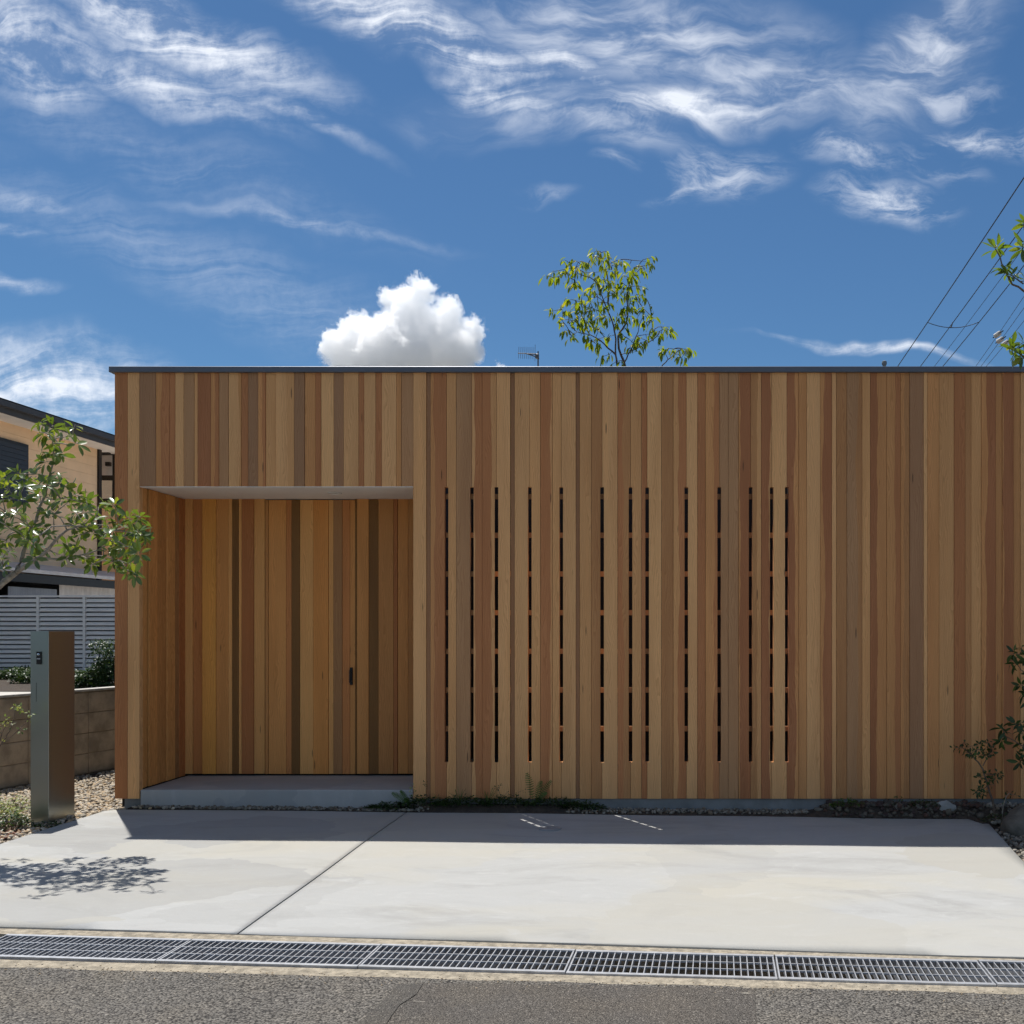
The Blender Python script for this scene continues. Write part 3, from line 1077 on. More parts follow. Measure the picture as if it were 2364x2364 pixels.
sf.box(XA0 - .02, XA1 + .15, YF + .069, YB + .05, ZS + .004, ZS + .03)
sf.box(XA0 + .002, XA1 - .002, YF + .002, YF + .068, ZS - .005, ZS - .0005)
so = sf.build('soffit', M['soffit'], house)
dl = MB()
dp = (FX(772.6, 9.28), 9.28, ZS + .002)
dl.lathe([(0.062, 0.0), (0.062, -0.006), (0.05, -0.008), (0.047, -0.002)], dp, 28)
dlo = dl.build('downlight', M['white'], so)
ln = MB()
ln.lathe([(0.046, -0.0025), (0.030, -0.004), (0.001, -0.0045)], dp, 24)
ln.build('lens', M['lens'], dlo)
# right cheek of the porch (turned away from the lane)
rc = MB()
rc.box(XA1 + .002, XA1 + .12, YF + .069, YB + .05, 0.06, ZS)
rco = rc.build('porch_side_wall', M['backing'], house)
yq = YF + .069
while yq < YB - .02:
    w = min(rw.uniform(.07, .13), YB - yq)
    mb = MB()
    mb.box(XA1 - .018, XA1 + .001, yq + .001, yq + w - .001, 0.162, ZS - .001)
    paint(mb.build('board', M['wood'], rco, bevel=.001), rw.choice('LMTBR'))
    yq += w
st = MB()
st.box(XA0 + .004, XA1 - .004, YF + .004, YB + .058, -0.06, FZ(1824))
st.build('porch_step', M['step'], house, bevel=.006)
fd = MB()
fd.box(XE0 + .07, XA0 - .002, YF + .03, YF + .2, -.1, ZB - .003)
fd.box(XA1 + .002, XE1, YF + .018, YF + .2, -.1, ZB - .003)
fd.box(XE0 + .07, XE0 + .2, YF + .2, 16, -.1, ZB)
fd.build('foundation', M['found'], house)
# other outside walls, courtyard walls behind the slits, roof deck with the courtyard left open
ow = MB()
ow.box(XE0 + .03, XE0 + .15, y1, 16, 0.05, ZT - .02)
ow.box(XE0 + .03, XE1, 15.9, 16.03, 0.05, ZT - .02)
ow.box(XE1 - .12, XE1, y1, 15.9, 0.05, ZT - .02)
ow.build('outer_wall', M['backing'], house)
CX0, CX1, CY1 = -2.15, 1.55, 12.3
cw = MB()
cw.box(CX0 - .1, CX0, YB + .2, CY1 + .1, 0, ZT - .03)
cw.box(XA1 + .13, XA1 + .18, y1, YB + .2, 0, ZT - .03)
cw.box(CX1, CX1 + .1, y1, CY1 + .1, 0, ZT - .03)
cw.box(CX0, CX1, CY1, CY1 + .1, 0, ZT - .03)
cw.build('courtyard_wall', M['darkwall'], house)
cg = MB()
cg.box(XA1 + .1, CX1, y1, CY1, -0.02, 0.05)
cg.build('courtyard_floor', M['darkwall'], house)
rf = MB()
zr0, zr1 = ZT - .16, ZT - .03
rf.box(XE0 + .16, CX0 - .1, y1 + .005, 15.9, zr0, zr1)
rf.box(CX1 + .1, XE1 - .13, y1 + .005, 15.9, zr0, zr1)
rf.box(CX0 - .1, CX1 + .1, CY1 + .1, 15.9, zr0, zr1)
rf.box(CX0 - .1, XA1 + .13, y1 + .005, YB + .2, zr0, zr1)
roof = rf.build('roof', M['cap'], house)
cp = MB()
zc0, zc1 = FZ(860.5), FZ(847.5)
xl, xr = FX(254.5), XE1 + .04
cp.box(xl, xr, YF - .028, YF + .20, zc0, zc1)
cp.box(xl, xl + .22, YF + .20, 16.06, zc0, zc1)
cp.box(xr - .22, xr, YF + .20, 16.06, zc0, zc1)
cp.box(xl + .22, xr - .22, 15.86, 16.06, zc0, zc1)
cpo = cp.build('coping', M['cap'], house, bevel=.003)
vp = MB()
vpx = FX(2041.5, 9.6)
vz = FZ(846, 9.6)
vp.lathe([(0.016, -0.6), (0.016, 0.012), (0.021, 0.014), (0.024, 0.030), (0.021, 0.046), (0.010, 0.053)], (vpx, 9.6, vz), 16)
vp.build('vent_pipe', M['found'], house, smooth_=False)

# ------------------------------------------------------------------ drain gratings
gd = (gr_back[1] - gr_back[0]).normalized()
# flat plan direction
gdir = Vector((gd.x, gd.y, 0)).normalized()
gnrm = Vector((-gdir.y, gdir.x, 0))
if gnrm.y < 0:
    gnrm = -gnrm
tilt = Vector((gdir.x, gdir.y, GA * gdir.x)).normalized()
width = (line_at(*gr_back, -1.0) - line_at(*gr_front, -1.0)).dot(gnrm) - .012
J3 = G(1318, 2213.5)
mid0 = (line_at(*gr_back, J3.x) + line_at(*gr_front, J3.x)) / 2
J4 = G(1791, 2226)
plen = (Vector((J4.x, J4.y, 0)) - Vector((J3.x, J3.y, 0))).length
bar_len = width - .05
barb = MB()
barb.obox(Vector((0, 0, 0)), Vector((.0022, 0, 0)), Vector((0, bar_len / 2, 0)), Vector((0, 0, .017)))
bar_me = barb.mesh('bar')
bar_me.materials.append(M['galv'])
railb = MB()
railb.obox(Vector((0, 0, 0)), Vector((plen / 2 - .006, 0, 0)), Vector((0, .0028, 0)), Vector((0, 0, .004)))
rail_me = railb.mesh('rod')
rail_me.materials.append(M['galv'])
endb = MB()
endb.obox(Vector((0, 0, 0)), Vector((.0035, 0, 0)), Vector((0, bar_len / 2, 0)), Vector((0, 0, .018)))
end_me = endb.mesh('end_bar')
end_me.materials.append(M['galv'])
sideb = MB()
sideb.obox(Vector((0, 0, -.004)), Vector((plen / 2 - .003, 0, 0)), Vector((0, .0125, 0)), Vector((0, 0, .004)))
sideb.obox(Vector((0, -.010, -.02)), Vector((plen / 2 - .003, 0, 0)), Vector((0, .002, 0)), Vector((0, 0, .0155)))
side_me = sideb.mesh('side_rail')
side_me.materials.append(M['galv'])
rot = Matrix((tilt, gnrm, tilt.cross(gnrm))).transposed().to_4x4()
grnd = random.Random(3)
for k in range(-3, 3):
    c = mid0 + gdir * (plen * (k + .5)) + Vector((0, 0, 0))
    c.z = gz(c.x) - .002 + grnd.uniform(-.002, .002)
    e = empty('drain_grating', c)
    e.matrix_world = Matrix.Translation(c) @ rot @ Matrix.Rotation(grnd.uniform(-.0015, .0015), 4, 'Z')
    nm = {
          -3: 'galvanised drain grating in front of the leafy tree shadow',
          -2: 'galvanised drain grating in front of the diagonal slab joint',
          -1: 'galvanised drain grating where the tar seam meets the gutter',
          0: 'galvanised drain grating in front of the smooth asphalt patch in the road',
          1: 'galvanised drain grating beside the edge of patch and coarse asphalt',
          2: 'galvanised drain grating closest to the garden stones'}[k]
    tag(e, nm, 'drain grating', 'gratings along the gutter')
    def child(name, me, loc):
        o = bpy.data.objects.new(name, me)
        col.objects.link(o)
        o.parent = e
        o.location = loc
    for s in (-1, 1):
        q = bpy.data.objects.new('side_rail', side_me)
        col.objects.link(q)
        q.parent = e
        q.location = (0, s * (width / 2 - .0135), 0)
        if s > 0:
            q.rotation_euler = (0, 0, math.pi)
    for s in (-1, 1):
        child('end_bar', end_me, (s * (plen / 2 - .0075), 0, -.020))
    for i in range(1, 30):
        child('bar', bar_me, (-plen / 2 + .006 + (plen - .012) * i / 30, 0, -.0195))
    for s in (-1, 1):
        child('rod', rail_me, (0, s * bar_len / 6, -.0055))

# ------------------------------------------------------------------ steel intercom post
px0, px1, py0, py1, pz1 = -4.926, -4.782, 8.21, 8.58, 1.505
post = empty('intercom_post', ((px0 + px1) / 2, 8.4, gz(px0)))
tag(post, 'tall brushed steel intercom post standing in the planting bed beside the slab', 'post')
b = MB()
b.box(px0, px1, py0 + .002, py1, -0.05, pz1)
b.build('body', M['steel'], post, bevel=.0015)
b = MB()
b.box(px0 - .001, px1 + .001, py0 - .0005, py1 + .001, pz1, pz1 + .004)
b.build('cap', M['galv'], post)
b = MB()
cxp = px0 + .070
b.box(cxp - .0185, cxp + .0185, py0 - .010, py0 + .001, 1.245, 1.345)
ic = b.build('intercom', M['black'], post, bevel=.002)
b = MB()
b.lathe([(0.010, 0), (0.010, .003), (.004, .005)], (0, 0, 0), 14)
lo = b.build('camera_lens', M['glass'], ic)
lo.rotation_euler = (R(90), 0, 0)
lo.location = (cxp, py0 - .010, 1.322)
b = MB()
b.box(cxp - .014, cxp + .014, py0 - .0118, py0 - .0095, 1.284, 1.293)
b.build('speaker_slot', M['galv'], ic)
b = MB()
b.box(cxp - .012, cxp + .012, py0 - .0125, py0 - .0095, 1.254, 1.277)
b.build('call_button', M['frame'], ic, bevel=.001)
b = MB()
b.box(px0 + .045, px0 + .0465, py0 - .0002, py0 + .0035, 0.95, 1.10)
b.build('seam', M['black'], post)

# ------------------------------------------------------------------ block wall at the boundary
wall = empty('block_wall', (-6.1, 10.5, 0))
tag(wall, 'low concrete block wall with mortar coping beside the gravel', 'wall')
wd = Vector((0.2125, 1, 0)).normalized()
wn = Vector((wd.y, -wd.x, 0))     # towards the gravel (+x)
w0 = Vector((-6.22, 9.89, 0)) - wd * 3.0
WL = 9.0
zb0 = 0.0
mbk = MB()
mbk.obox(w0 + wd * (WL / 2) - wn * .062 + Vector((0, 0, .40)), wd * (WL / 2), wn * .055, Vector((0, 0, .47)))
core = mbk.build('mortar_core', M['blockmortar'], wall)
rb = random.Random(8)
bl = .40
for r in range(4):
    zc = zb0 + .005 + .215 * r + .105
    n = int(WL / bl)
    for i in range(n):
        c = w0 + wd * (bl * (i + .5) + .14)
        mb = MB()
        mb.obox(c - wn * (.055 + rb.uniform(0, .003)) + Vector((0, 0, zc)), wd * (bl / 2 - .005), wn * .055, Vector((0, 0, .1025)))
        o = mb.build('block', M['block'], wall, bevel=.004)
mb = MB()
mb.obox(w0 + wd * (WL / 2) - wn * .062 + Vector((0, 0, .885)), wd * (WL / 2), wn * .069, Vector((0, 0, .013)))
mb.build('coping', M['coping'], wall, bevel=.004)
# raised yard behind the wall
mb = MB()
a0, a1 = w0 - wn * .12, w0 + wd * (WL + 40) - wn * .12
mb.quad((a0.x - 40, a0.y, .70), (a0.x, a0.y, .70), (a1.x, a1.y, .70), (a1.x - 40, a1.y, .70))
structure(mb.build('neighbour_yard', M['coping']))
mb = MB()
mb.quad((-12.5, 13.9, .706), (-5.6, 13.9, .706), (-5.2, 18.3, .706), (-12.5, 18.3, .706))
mb.quad((-6.9, 11.0, .708), (-6.14, 11.0, .708), (-5.53, 13.895, .708), (-8.2, 13.895, .708))
structure(mb.build('yard_bed', M['soil']))

# ------------------------------------------------------------------ white louvre fence
fence = empty('louvre_fence', (-10.5, 18, .7))
tag(fence, 'white louvred metal fence between the block wall and the tan house', 'fence')
FY = 18.0
fx = lambda p: (p - CX) * FY / FPX
zt, zb = CAMZ + (CY - 1376.5) * FY / FPX, CAMZ + (CY - 1566) * FY / FPX
posts = [fx(88 + 107 * k) for k in range(-2, 4)]
for x in posts:
    mb = MB()
    mb.box(x - .022, x + .022, FY - .02, FY + .03, .68, zt - .012)
    mb.build('post', M['slat'], fence)
for a, bq in zip(posts[:-1], posts[1:]):
    n = 17
    for k in range(n):
        z = zb + .03 + (zt - zb - .06) * (k + .5) / n
        mb = MB()
        cy = Vector(((a + bq) / 2, FY + .005, z))
        mb.obox(cy, Vector(((bq - a) / 2 - .024, 0, 0)), Vector((0, .018, .024)), Vector((0, -.003, .0022)))
        mb.obox(cy + Vector((0, -.016, -.020)), Vector(((bq - a) / 2 - .024, 0, 0)), Vector((0, .003, 0)), Vector((0, 0, .014)))
        mb.build('slat', M['slat'], fence)
mb = MB()
mb.box(posts[0], posts[-1], FY - .024, FY + .034, zt - .012, zt + .014)
mb.build('top_rail', M['slat'], fence)
mb = MB()
mb.box(posts[0], posts[-1], FY + .036, FY + .05, zb, zt - .02)
mb.build('back_sheet', M['shutter'], fence)

# ------------------------------------------------------------------ neighbour's house
nb = empty('neighbour_house', (-13, 22, .7))
tag(nb, 'tan sided two storey neighbouring house with dark roof edge behind the fence', 'house')
nd = Vector((0.06, 1, 0)).normalized()
nn = Vector((nd.y, -nd.x, 0))          # faces +x


def npt(Y, off, z):
    """point on the side wall line at depth Y, off metres out from the wall"""
    b = Vector((-13.0, 20.7, 0)) + nd * ((Y - 20.7) / nd.y)
    return b + nn * off + Vector((0, 0, z))


def nbox(mb, Y0, Y1, o0, o1, z0, z1):
    a, b = npt(Y0, 0, 0), npt(Y1, 0, 0)
    c = (a + b) / 2 + nn * ((o0 + o1) / 2) + Vector((0, 0, (z0 + z1) / 2))
    mb.obox(c, nd * ((b - a).length / 2), nn * ((o1 - o0) / 2), Vector((0, 0, (z1 - z0) / 2)))


YC = 23.95
mb = MB()
nbox(mb, 15, YC, -6, -.02, .6, 5.72)
nw = mb.build('wall', M['siding'], nb)
for k in range(14):
    mb = MB()
    z = 2.75 + k * .212
    nbox(mb, 15, YC, -.019, .004, z, z + .209)
    mb.build('siding_board', M['siding'], nw, bevel=.002)
mb = MB()
nbox(mb, YC - .05, YC + .06, -.03, .05, .7, 5.7)
mb.build('corner_trim', M['frame'], nb)
mb = MB()
nbox(mb, 14.5, 27, -.2, .60, 5.70, 5.74)
mb.build('eave', M['eave'], nb)
mb = MB()
nbox(mb, 14.5, 27, .60, .64, 5.68, 5.93)
nbox(mb, 14.5, 27, .642, .74, 5.79, 5.90)
gt = mb.build('gutter', M['roofdark'], nb)
mb = MB()
a, b_, c, d_ = npt(14.5, .70, 5.935), npt(27, .70, 5.935), npt(27, -5, 7.6), npt(14.5, -5, 7.6)
mb.quad(a, b_, c, d_)
mb.quad(a - Vector((0, 0, .06)), d_ - Vector((0, 0, .06)), c - Vector((0, 0, .06)), b_ - Vector((0, 0, .06)))
mb.build('roof', M['roofdark'], nb)
# shuttered window
mb = MB()
nbox(mb, 19.0, 21.45, .006, .05, 4.10, 5.36)
wf = mb.build('window', M['frame'], nb)
for k in range(12):
    mb = MB()
    nbox(mb, 19.05, 21.40, .052, .066, 4.16 + k * .095, 4.16 + k * .095 + .088)
    mb.build('shutter_slat', M['shutter'], wf)
# return wall beyond the corner with a tall window
YR = 24.6
rx = lambda p: (p - CX) * YR / FPX
rz = lambda p: CAMZ + (CY - p) * YR / FPX
mb = MB()
mb.box(rx(229), rx(320), YR, YR + .2, .7, 5.72)
nr = mb.build('return_wall', M['siding'], nb)
mb = MB()
mb.box(rx(230), rx(270), YR - .05, YR - .002, rz(1160), rz(1042))
wf2 = mb.build('window', M['frame'], nb)
mb = MB()
mb.box(rx(233.5), rx(262), YR - .056, YR - .051, rz(1098), rz(1052))
mb.build('pane', M['whitesheet'], wf2)
mb = MB()
mb.box(rx(233.5), rx(262), YR - .056, YR - .051, rz(1152), rz(1110))
mb.build('pane', M['glass'], wf2)
mb = MB()
mb.box(rx(232), rx(266), YR - .30, YR - .20, rz(1052), rz(1043))
mb.box(rx(258), rx(268), YR - .30, YR - .20, rz(1080), rz(1071))
mb.build('bracket', M['frame'], nb)
# lean-to below
mb = MB()
a, b_, c, d_ = npt(17, 1.25, 2.62), npt(27, 1.25, 2.62), npt(27, .0, 2.85), npt(17, .0, 2.85)
up = Vector((0, 0, .07))
mb.quad(a, b_, c, d_)
mb.quad(a + up, b_ + up, c + up, d_ + up)
mb.quad(a, b_, b_ + up, a + up)
lt = mb.build('lean_to_roof', M['whitesheet'], nb)
mb = MB()
nbox(mb, 17, 27, 1.16, 1.22, 2.44, 2.60)
mb.build('lean_to_beam', M['frame'], nb)


def sheet(name, Y0, Y1, off, z0, z1, mat):
    mb = MB()
    n = 60
    pts = []
    for i in range(n + 1):
        Y = Y0 + (Y1 - Y0) * i / n
        pts.append((npt(Y, off + .012 * (i % 2), z0), npt(Y, off + .012 * (i % 2), z1)))
    for i in range(n):
        mb.quad(pts[i][0], pts[i + 1][0], pts[i + 1][1], pts[i][1])
    return mb.build(name, mat, nb)


sheet('corrugated_sheet', 19.6, 21.05, .92, .7, 2.36, M['greysheet'])['label'] = 'grey corrugated sheet under the lean-to'
sheet('corrugated_sheet', 21.08, 26, .95, .7, 2.50, M['whitesheet'])['label'] = 'off white corrugated sheet under the lean-to'
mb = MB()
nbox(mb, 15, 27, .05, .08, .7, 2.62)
mb.build('shade_panel', M['frame'], nb)  # near-black sheet stands in for the shade inside the lean-to

# ------------------------------------------------------------------ plants
def leaf_mesh(name, mat, w=0.36, fold=0.12, droop=0.18, n=4):
    """leaf of unit length along +x, folded along the midrib and bending down"""
    mb = MB()
    mid, lf, rt = [], [], []
    for i in range(n + 1):
        t = i / n
        x = t
        z = -droop * t * t
        ww = w * 0.5 * (math.sin(math.pi * min(1, t * 0.93 + 0.035)) ** 0.8) if 0 < i < n else 0.0
        mid.append(len(mb.v))
        mb.v.append((x, 0, z))
        if ww > 0:
            lf.append(len(mb.v))
            mb.v.append((x, ww, z + fold * ww * 2))
            rt.append(len(mb.v))
            mb.v.append((x, -ww, z + fold * ww * 2))
        else:
            lf.append(None)
            rt.append(None)
    for i in range(n):
        for sd, flip in ((lf, False), (rt, True)):
            q = [mid[i], mid[i + 1]] + ([sd[i + 1]] if sd[i + 1] is not None else []) + ([sd[i]] if sd[i] is not None else [])
            mb.f.append(tuple(reversed(q)) if flip else tuple(q))
    m = mb.mesh(name)
    m.materials.append(mat)
    m.polygons.foreach_set('use_smooth', [True] * len(m.polygons))
    return m


def frame_from(d, up):
    d = d.normalized()
    s = up.cross(d)
    if s.length < 1e-3:
        s = Vector((1, 0, 0)).cross(d)
    s.normalize()
    u = d.cross(s)
    return Matrix((d, s, u)).transposed()


def inframe(p):
    if p.y < 0.5:
        return False
    x = CX + p.x * FPX / p.y
    y = CY - (p.z - CAMZ) * FPX / p.y
    return -15 < x < SRC + 15 and -15 < y < SRC + 15


def place_leaves(root, leaves, meshes, mat, limit=300, rest_name='foliage'):
    """leaves: (position, rotation 3x3, length). The largest in view become parts, the rest one part."""
    vis = sorted([l for l in leaves if inframe(l[0])], key=lambda l: -l[2] / l[0].y)
    keep = vis[:limit]
    ids = set(id(k) for k in keep)
    base = PINV[root.name]
    for i, (p, r, ln) in enumerate(keep):
        o = bpy.data.objects.new('leaf', meshes[i % len(meshes)])
        col.objects.link(o)
        o.parent = root
        o.matrix_parent_inverse = base
        o.matrix_basis = Matrix.Translation(p) @ r.to_4x4() @ Matrix.Diagonal((ln, ln, ln, 1))
    rest = [l for l in leaves if id(l) not in ids]
    if rest:
        o = joined(rest_name, rest, meshes, mat, root)
        o['kind'] = 'stuff'


def joined(name, items, meshes, mat, parent=None):
    vs, fs, off = [], [], 0
    data = []
    for m in meshes:
        v = np.empty(len(m.vertices) * 3, dtype=np.float64)
        m.vertices.foreach_get('co', v)
        data.append((v.reshape(-1, 3), [tuple(p.vertices) for p in m.polygons]))
    for i, (p, r, ln) in enumerate(items):
        v, f = data[i % len(data)]
        R3 = np.array(r) * ln
        vs.append(v @ R3.T + np.array(p))
        fs += [tuple(k + off for k in q) for q in f]
        off += len(v)
    me = bpy.data.meshes.new(name)
    me.from_pydata(np.concatenate(vs).tolist(), [], fs)
    me.update()
    return mk(name, me, mat, parent, True)


def grow(root, stems, targets, bark, leaf_fn, rnd, twig=0.0035, trunk_name='trunk', sag=0.02):
    """stems: list of (points, r0, r1) traced limbs; every target gets a twig from the nearest node"""
    mb = MB()
    nodes = []
    for pts, r0, r1 in stems:
        pts = [Vector(p) for p in pts]
        dense = []
        for a, b in zip(pts[:-1], pts[1:]):
            n = max(2, int((b - a).length / 0.05))
            for k in range(n):
                dense.append(a.lerp(b, k / n))
        dense.append(pts[-1])
        for _ in range(3):
            dense = [dense[0]] + [(dense[i - 1] + dense[i] * 2 + dense[i + 1]) / 4 for i in range(1, len(dense) - 1)] + [dense[-1]]
        dense = [d + Vector((rnd.gauss(0, .003), rnd.gauss(0, .003), rnd.gauss(0, .003))) for d in dense]
        L_ = len(dense)
        mb.tube(dense, [r0 + (r1 - r0) * (i / (L_ - 1)) for i in range(L_)], 7)
        nodes += dense[max(1, L_ // 6):]
    base = stems[0][0][0]
    order = sorted(targets, key=lambda t: min((t - n).length for n in nodes))
    leaves = []
    for t in order:
        best = min(nodes, key=lambda n: (t - n).length + max(0, (n.z - t.z)) * 0.6)
        v = t - best
        mid = best + v * 0.5 + Vector((rnd.gauss(0, .15), rnd.gauss(0, .15), rnd.gauss(0, .1) + .12)) * v.length * .5
        pts = [best, best.lerp(mid, .5) + Vector((0, 0, .02)) * v.length, mid, mid.lerp(t, .5), t]
        r0 = min(0.010, twig * (1 + v.length * 2.2))
        mb.tube(pts, [r0, r0 * .9, r0 * .75, r0 * .6, r0 * .4], 5)
        nodes += [pts[2], pts[3], t]
        leaves += leaf_fn(t, (t - pts[3]).normalized() if (t - pts[3]).length > 1e-5 else Vector((0, 0, 1)), rnd)
    mb.build(trunk_name, bark, root, smooth_=True)
    return leaves


def rosette(n, lo, hi, spread=(55, 95), droop_up=0.35):
    def fn(t, ax, rnd):
        ax = (ax + Vector((0, 0, droop_up))).normalized()
        fr = frame_from(ax, Vector((0.3, 0.2, 1)))
        out = []
        k = max(3, int(n + rnd.uniform(-1.4, 1.8)))
        a0 = rnd.uniform(0, 6.28)
        for i in range(k):
            a = a0 + i * 2.399 + rnd.gauss(0, .2)
            tl = R(rnd.uniform(*spread))
            d = fr @ Vector((math.cos(tl), math.sin(tl) * math.cos(a), math.sin(tl) * math.sin(a)))
            d.z -= 0.12
            upv = (ax + Vector((rnd.gauss(0, .25), rnd.gauss(0, .25), .5))).normalized()
            p = t + d.normalized() * 0.012 - ax * rnd.uniform(0, .03)
            out.append((p, frame_from(d, upv), rnd.uniform(lo, hi)))
        return out
    return fn


def droopers(n, lo, hi):
    def fn(t, ax, rnd):
        out = []
        for i in range(max(2, int(n + rnd.uniform(-1, 1.9)))):
            a = rnd.uniform(0, 6.28)
            d = Vector((math.cos(a) * .65, math.sin(a) * .65, rnd.uniform(-1.1, -.25))) + ax * .35
            p = t + Vector((rnd.gauss(0, .018), rnd.gauss(0, .025), rnd.gauss(0, .014)))
            out.append((p, frame_from(d, Vector((math.cos(a), math.sin(a), .7))), rnd.uniform(lo, hi)))
        return out
    return fn


# --- young tree by the post, its limb reaching in over the slab
def z1(p, dy=0.0, Y0=7.22):
    return P(p[0] / 3.22, 800 + p[1] / 3.22, Y0 + dy)


rl = random.Random(21)
c1 = [(300, 560), (390, 590), (340, 640), (290, 640), (560, 580), (470, 640), (540, 660), (580, 720), (400, 720), (330, 690), (460, 790), (400, 790),
      (290, 850), (330, 860), (30, 960), (130, 940), (170, 980), (330, 960), (400, 960), (250, 950), (60, 1040), (180, 1040), (300, 1020), (380, 1040),
      (480, 1040), (520, 1060), (560, 1100), (20, 1120), (100, 1130), (220, 1120), (300, 1150), (380, 1130), (450, 1130), (520, 1150), (600, 1160),
      (660, 1150), (730, 1190), (790, 1180), (850, 1180), (880, 1210), (40, 1230), (120, 1220), (180, 1250), (330, 1230), (400, 1250), (540, 1240),
      (620, 1230), (700, 1270), (780, 1280), (940, 1270), (1030, 1270), (880, 1300), (960, 1330), (1020, 1360), (1060, 1400), (1090, 1430), (60, 1340),
      (30, 1320), (180, 1330), (240, 1370), (320, 1340), (400, 1390), (180, 1420), (230, 1450), (350, 1400), (560, 1330), (640, 1340), (600, 1400),
      (700, 1370), (760, 1400), (800, 1330), (860, 1370), (900, 1400), (950, 1430), (820, 1440), (500, 1470), (560, 1480), (480, 1560), (520, 1540),
      (640, 1560), (690, 1580), (340, 1500), (280, 1480), (250, 1580), (800, 1520), (860, 1490), (920, 1500), (990, 1500), (1040, 1540), (840, 1590),
      (900, 1600), (980, 1620), (960, 1680), (1010, 1690), (40, 1470), (80, 1510), (20, 1570), (10, 1650), (1000, 1560),
      (-60, 1000), (-120, 1100), (-80, 1250), (-150, 1350), (-60, 1450), (-200, 1200), (-100, 1560)]
tree1 = empty('young_tree', (-5.35, 7.35, gz(-5.35)))
tag(tree1, 'young tree with pale branches and glossy leaves beside the steel post', 'tree')
fork = z1((60, 1720))
stems1 = [
    ([(-5.35, 7.35, -.05), (-5.28, 7.32, .7), (-5.05, 7.28, 1.35), z1((-110, 1860)), z1((0, 1790)), fork, z1((120, 1680))], .034, .020),
    ([z1((120, 1680)), z1((160, 1600), .03), z1((190, 1480), .06), z1((230, 1330), .1), z1((290, 1250), .12), z1((350, 1060), .1), z1((380, 930), .06), z1((410, 800), .03), z1((390, 690))], .016, .004),
    ([z1((120, 1680)), z1((210, 1620), -.05), z1((300, 1570), -.1), z1((380, 1500), -.14), z1((450, 1380), -.12), z1((540, 1340), -.1), z1((700, 1290), -.05)], .017, .004),
    ([z1((300, 1570), -.1), z1((430, 1590), -.02), z1((600, 1560), .05), z1((740, 1510), .08), z1((860, 1440), .08), z1((980, 1380), .05)], .009, .003),
    ([fork, z1((-20, 1560), .2), z1((-60, 1350), .28), z1((10, 1150), .3)], .014, .004),
]
tg1 = [z1(c, rl.gauss(0, .20)) for c in c1] + [z1((c[0] + rl.gauss(0, 30), c[1] + rl.gauss(0, 25)), rl.gauss(0, .25)) for c in c1[14::3]]
lm1 = [leaf_mesh('leaf', M['leaf1'], .40, .16, .16), leaf_mesh('leaf', M['leaf1'], .36, .22, .30), leaf_mesh('leaf', M['leaf1'], .44, .10, .05)]
lv = grow(tree1, stems1, tg1, M['bark'], rosette(7.5, .052, .090), rl)
place_leaves(tree1, lv, lm1, M['leaf1'])

# --- courtyard tree rising behind the coping
def z4(p, dy=0.0, Y0=10.3):
    return P(1200 + p[0] / 4.293, 550 + p[1] / 4.293, Y0 + dy)


c4 = [(740, 130), (800, 130), (870, 140), (730, 180), (780, 200), (850, 200), (900, 250), (810, 260), (840, 310), (440, 215), (540, 220), (490, 260),
      (600, 230), (640, 240), (680, 250), (560, 290), (620, 300), (500, 300), (260, 370), (330, 330), (330, 390), (400, 340), (395, 380), (460, 330),
      (480, 390), (560, 350), (640, 340), (540, 440), (510, 450), (580, 440), (1000, 210), (960, 250), (1040, 250), (1080, 270), (1130, 290), (1100, 330),
      (1200, 270), (1250, 230), (1310, 190), (1300, 260), (1240, 310), (1170, 280), (960, 310), (910, 310), (1030, 370), (1080, 390), (1130, 360),
      (1150, 410), (740, 340), (770, 400), (820, 410), (740, 450), (800, 470), (860, 450), (900, 430), (950, 460), (1000, 440), (1050, 470), (1100, 480),
      (1160, 470), (1210, 480), (740, 520), (700, 520), (850, 510), (900, 510), (960, 510), (1020, 510), (1070, 530), (920, 560), (990, 570), (1060, 580),
      (1150, 560), (1210, 570), (1240, 590), (1120, 600), (490, 610), (620, 550), (690, 560), (600, 600), (560, 620), (540, 660), (600, 660), (650, 630),
      (700, 620), (660, 690), (720, 690), (760, 720), (620, 720), (770, 640), (820, 620), (860, 640), (830, 690), (890, 660), (310, 690), (330, 720),
      (420, 710), (480, 740), (390, 780), (420, 810), (560, 750), (600, 790), (540, 810), (490, 850), (580, 840), (640, 800), (690, 770), (660, 850),
      (610, 880), (720, 860), (740, 820), (790, 770), (830, 770), (860, 810), (790, 880), (780, 900), (510, 970), (540, 960), (450, 905), (680, 980),
      (640, 1000), (740, 1010), (700, 1040), (800, 1030), (770, 1060), (840, 980), (900, 970), (960, 760), (1020, 700), (1000, 780), (1050, 780),
      (960, 830), (1030, 830), (1080, 680), (1100, 680), (1120, 780), (1160, 800), (1220, 690), (1290, 680), (1240, 760), (1300, 760), (1320, 800),
      (1230, 830), (1060, 900), (1000, 930), (1080, 1000), (1140, 980), (1190, 990), (1120, 1050), (1180, 1060), (1230, 1030), (1080, 1100), (1170, 1120),
      (1290, 910), (1280, 950), (1340, 920), (1410, 880), (1430, 900), (1480, 880), (1500, 930), (1400, 970), (1260, 1000), (830, 1170), (890, 1150),
      (920, 1250), (1000, 1230), (1430, 1100), (1480, 1090), (1420, 1130), (1520, 1100), (1570, 1110), (1600, 1100), (1540, 1150), (1650, 1100),
      (1690, 1110), (1680, 1140), (1600, 1190), (1630, 1220)]
tb = z4((1000, 1500))
tree2 = empty('courtyard_tree', (tb.x, 10.3, 0.05))
tag(tree2, 'slender tree with drooping green leaves rising behind the flat roof', 'tree')
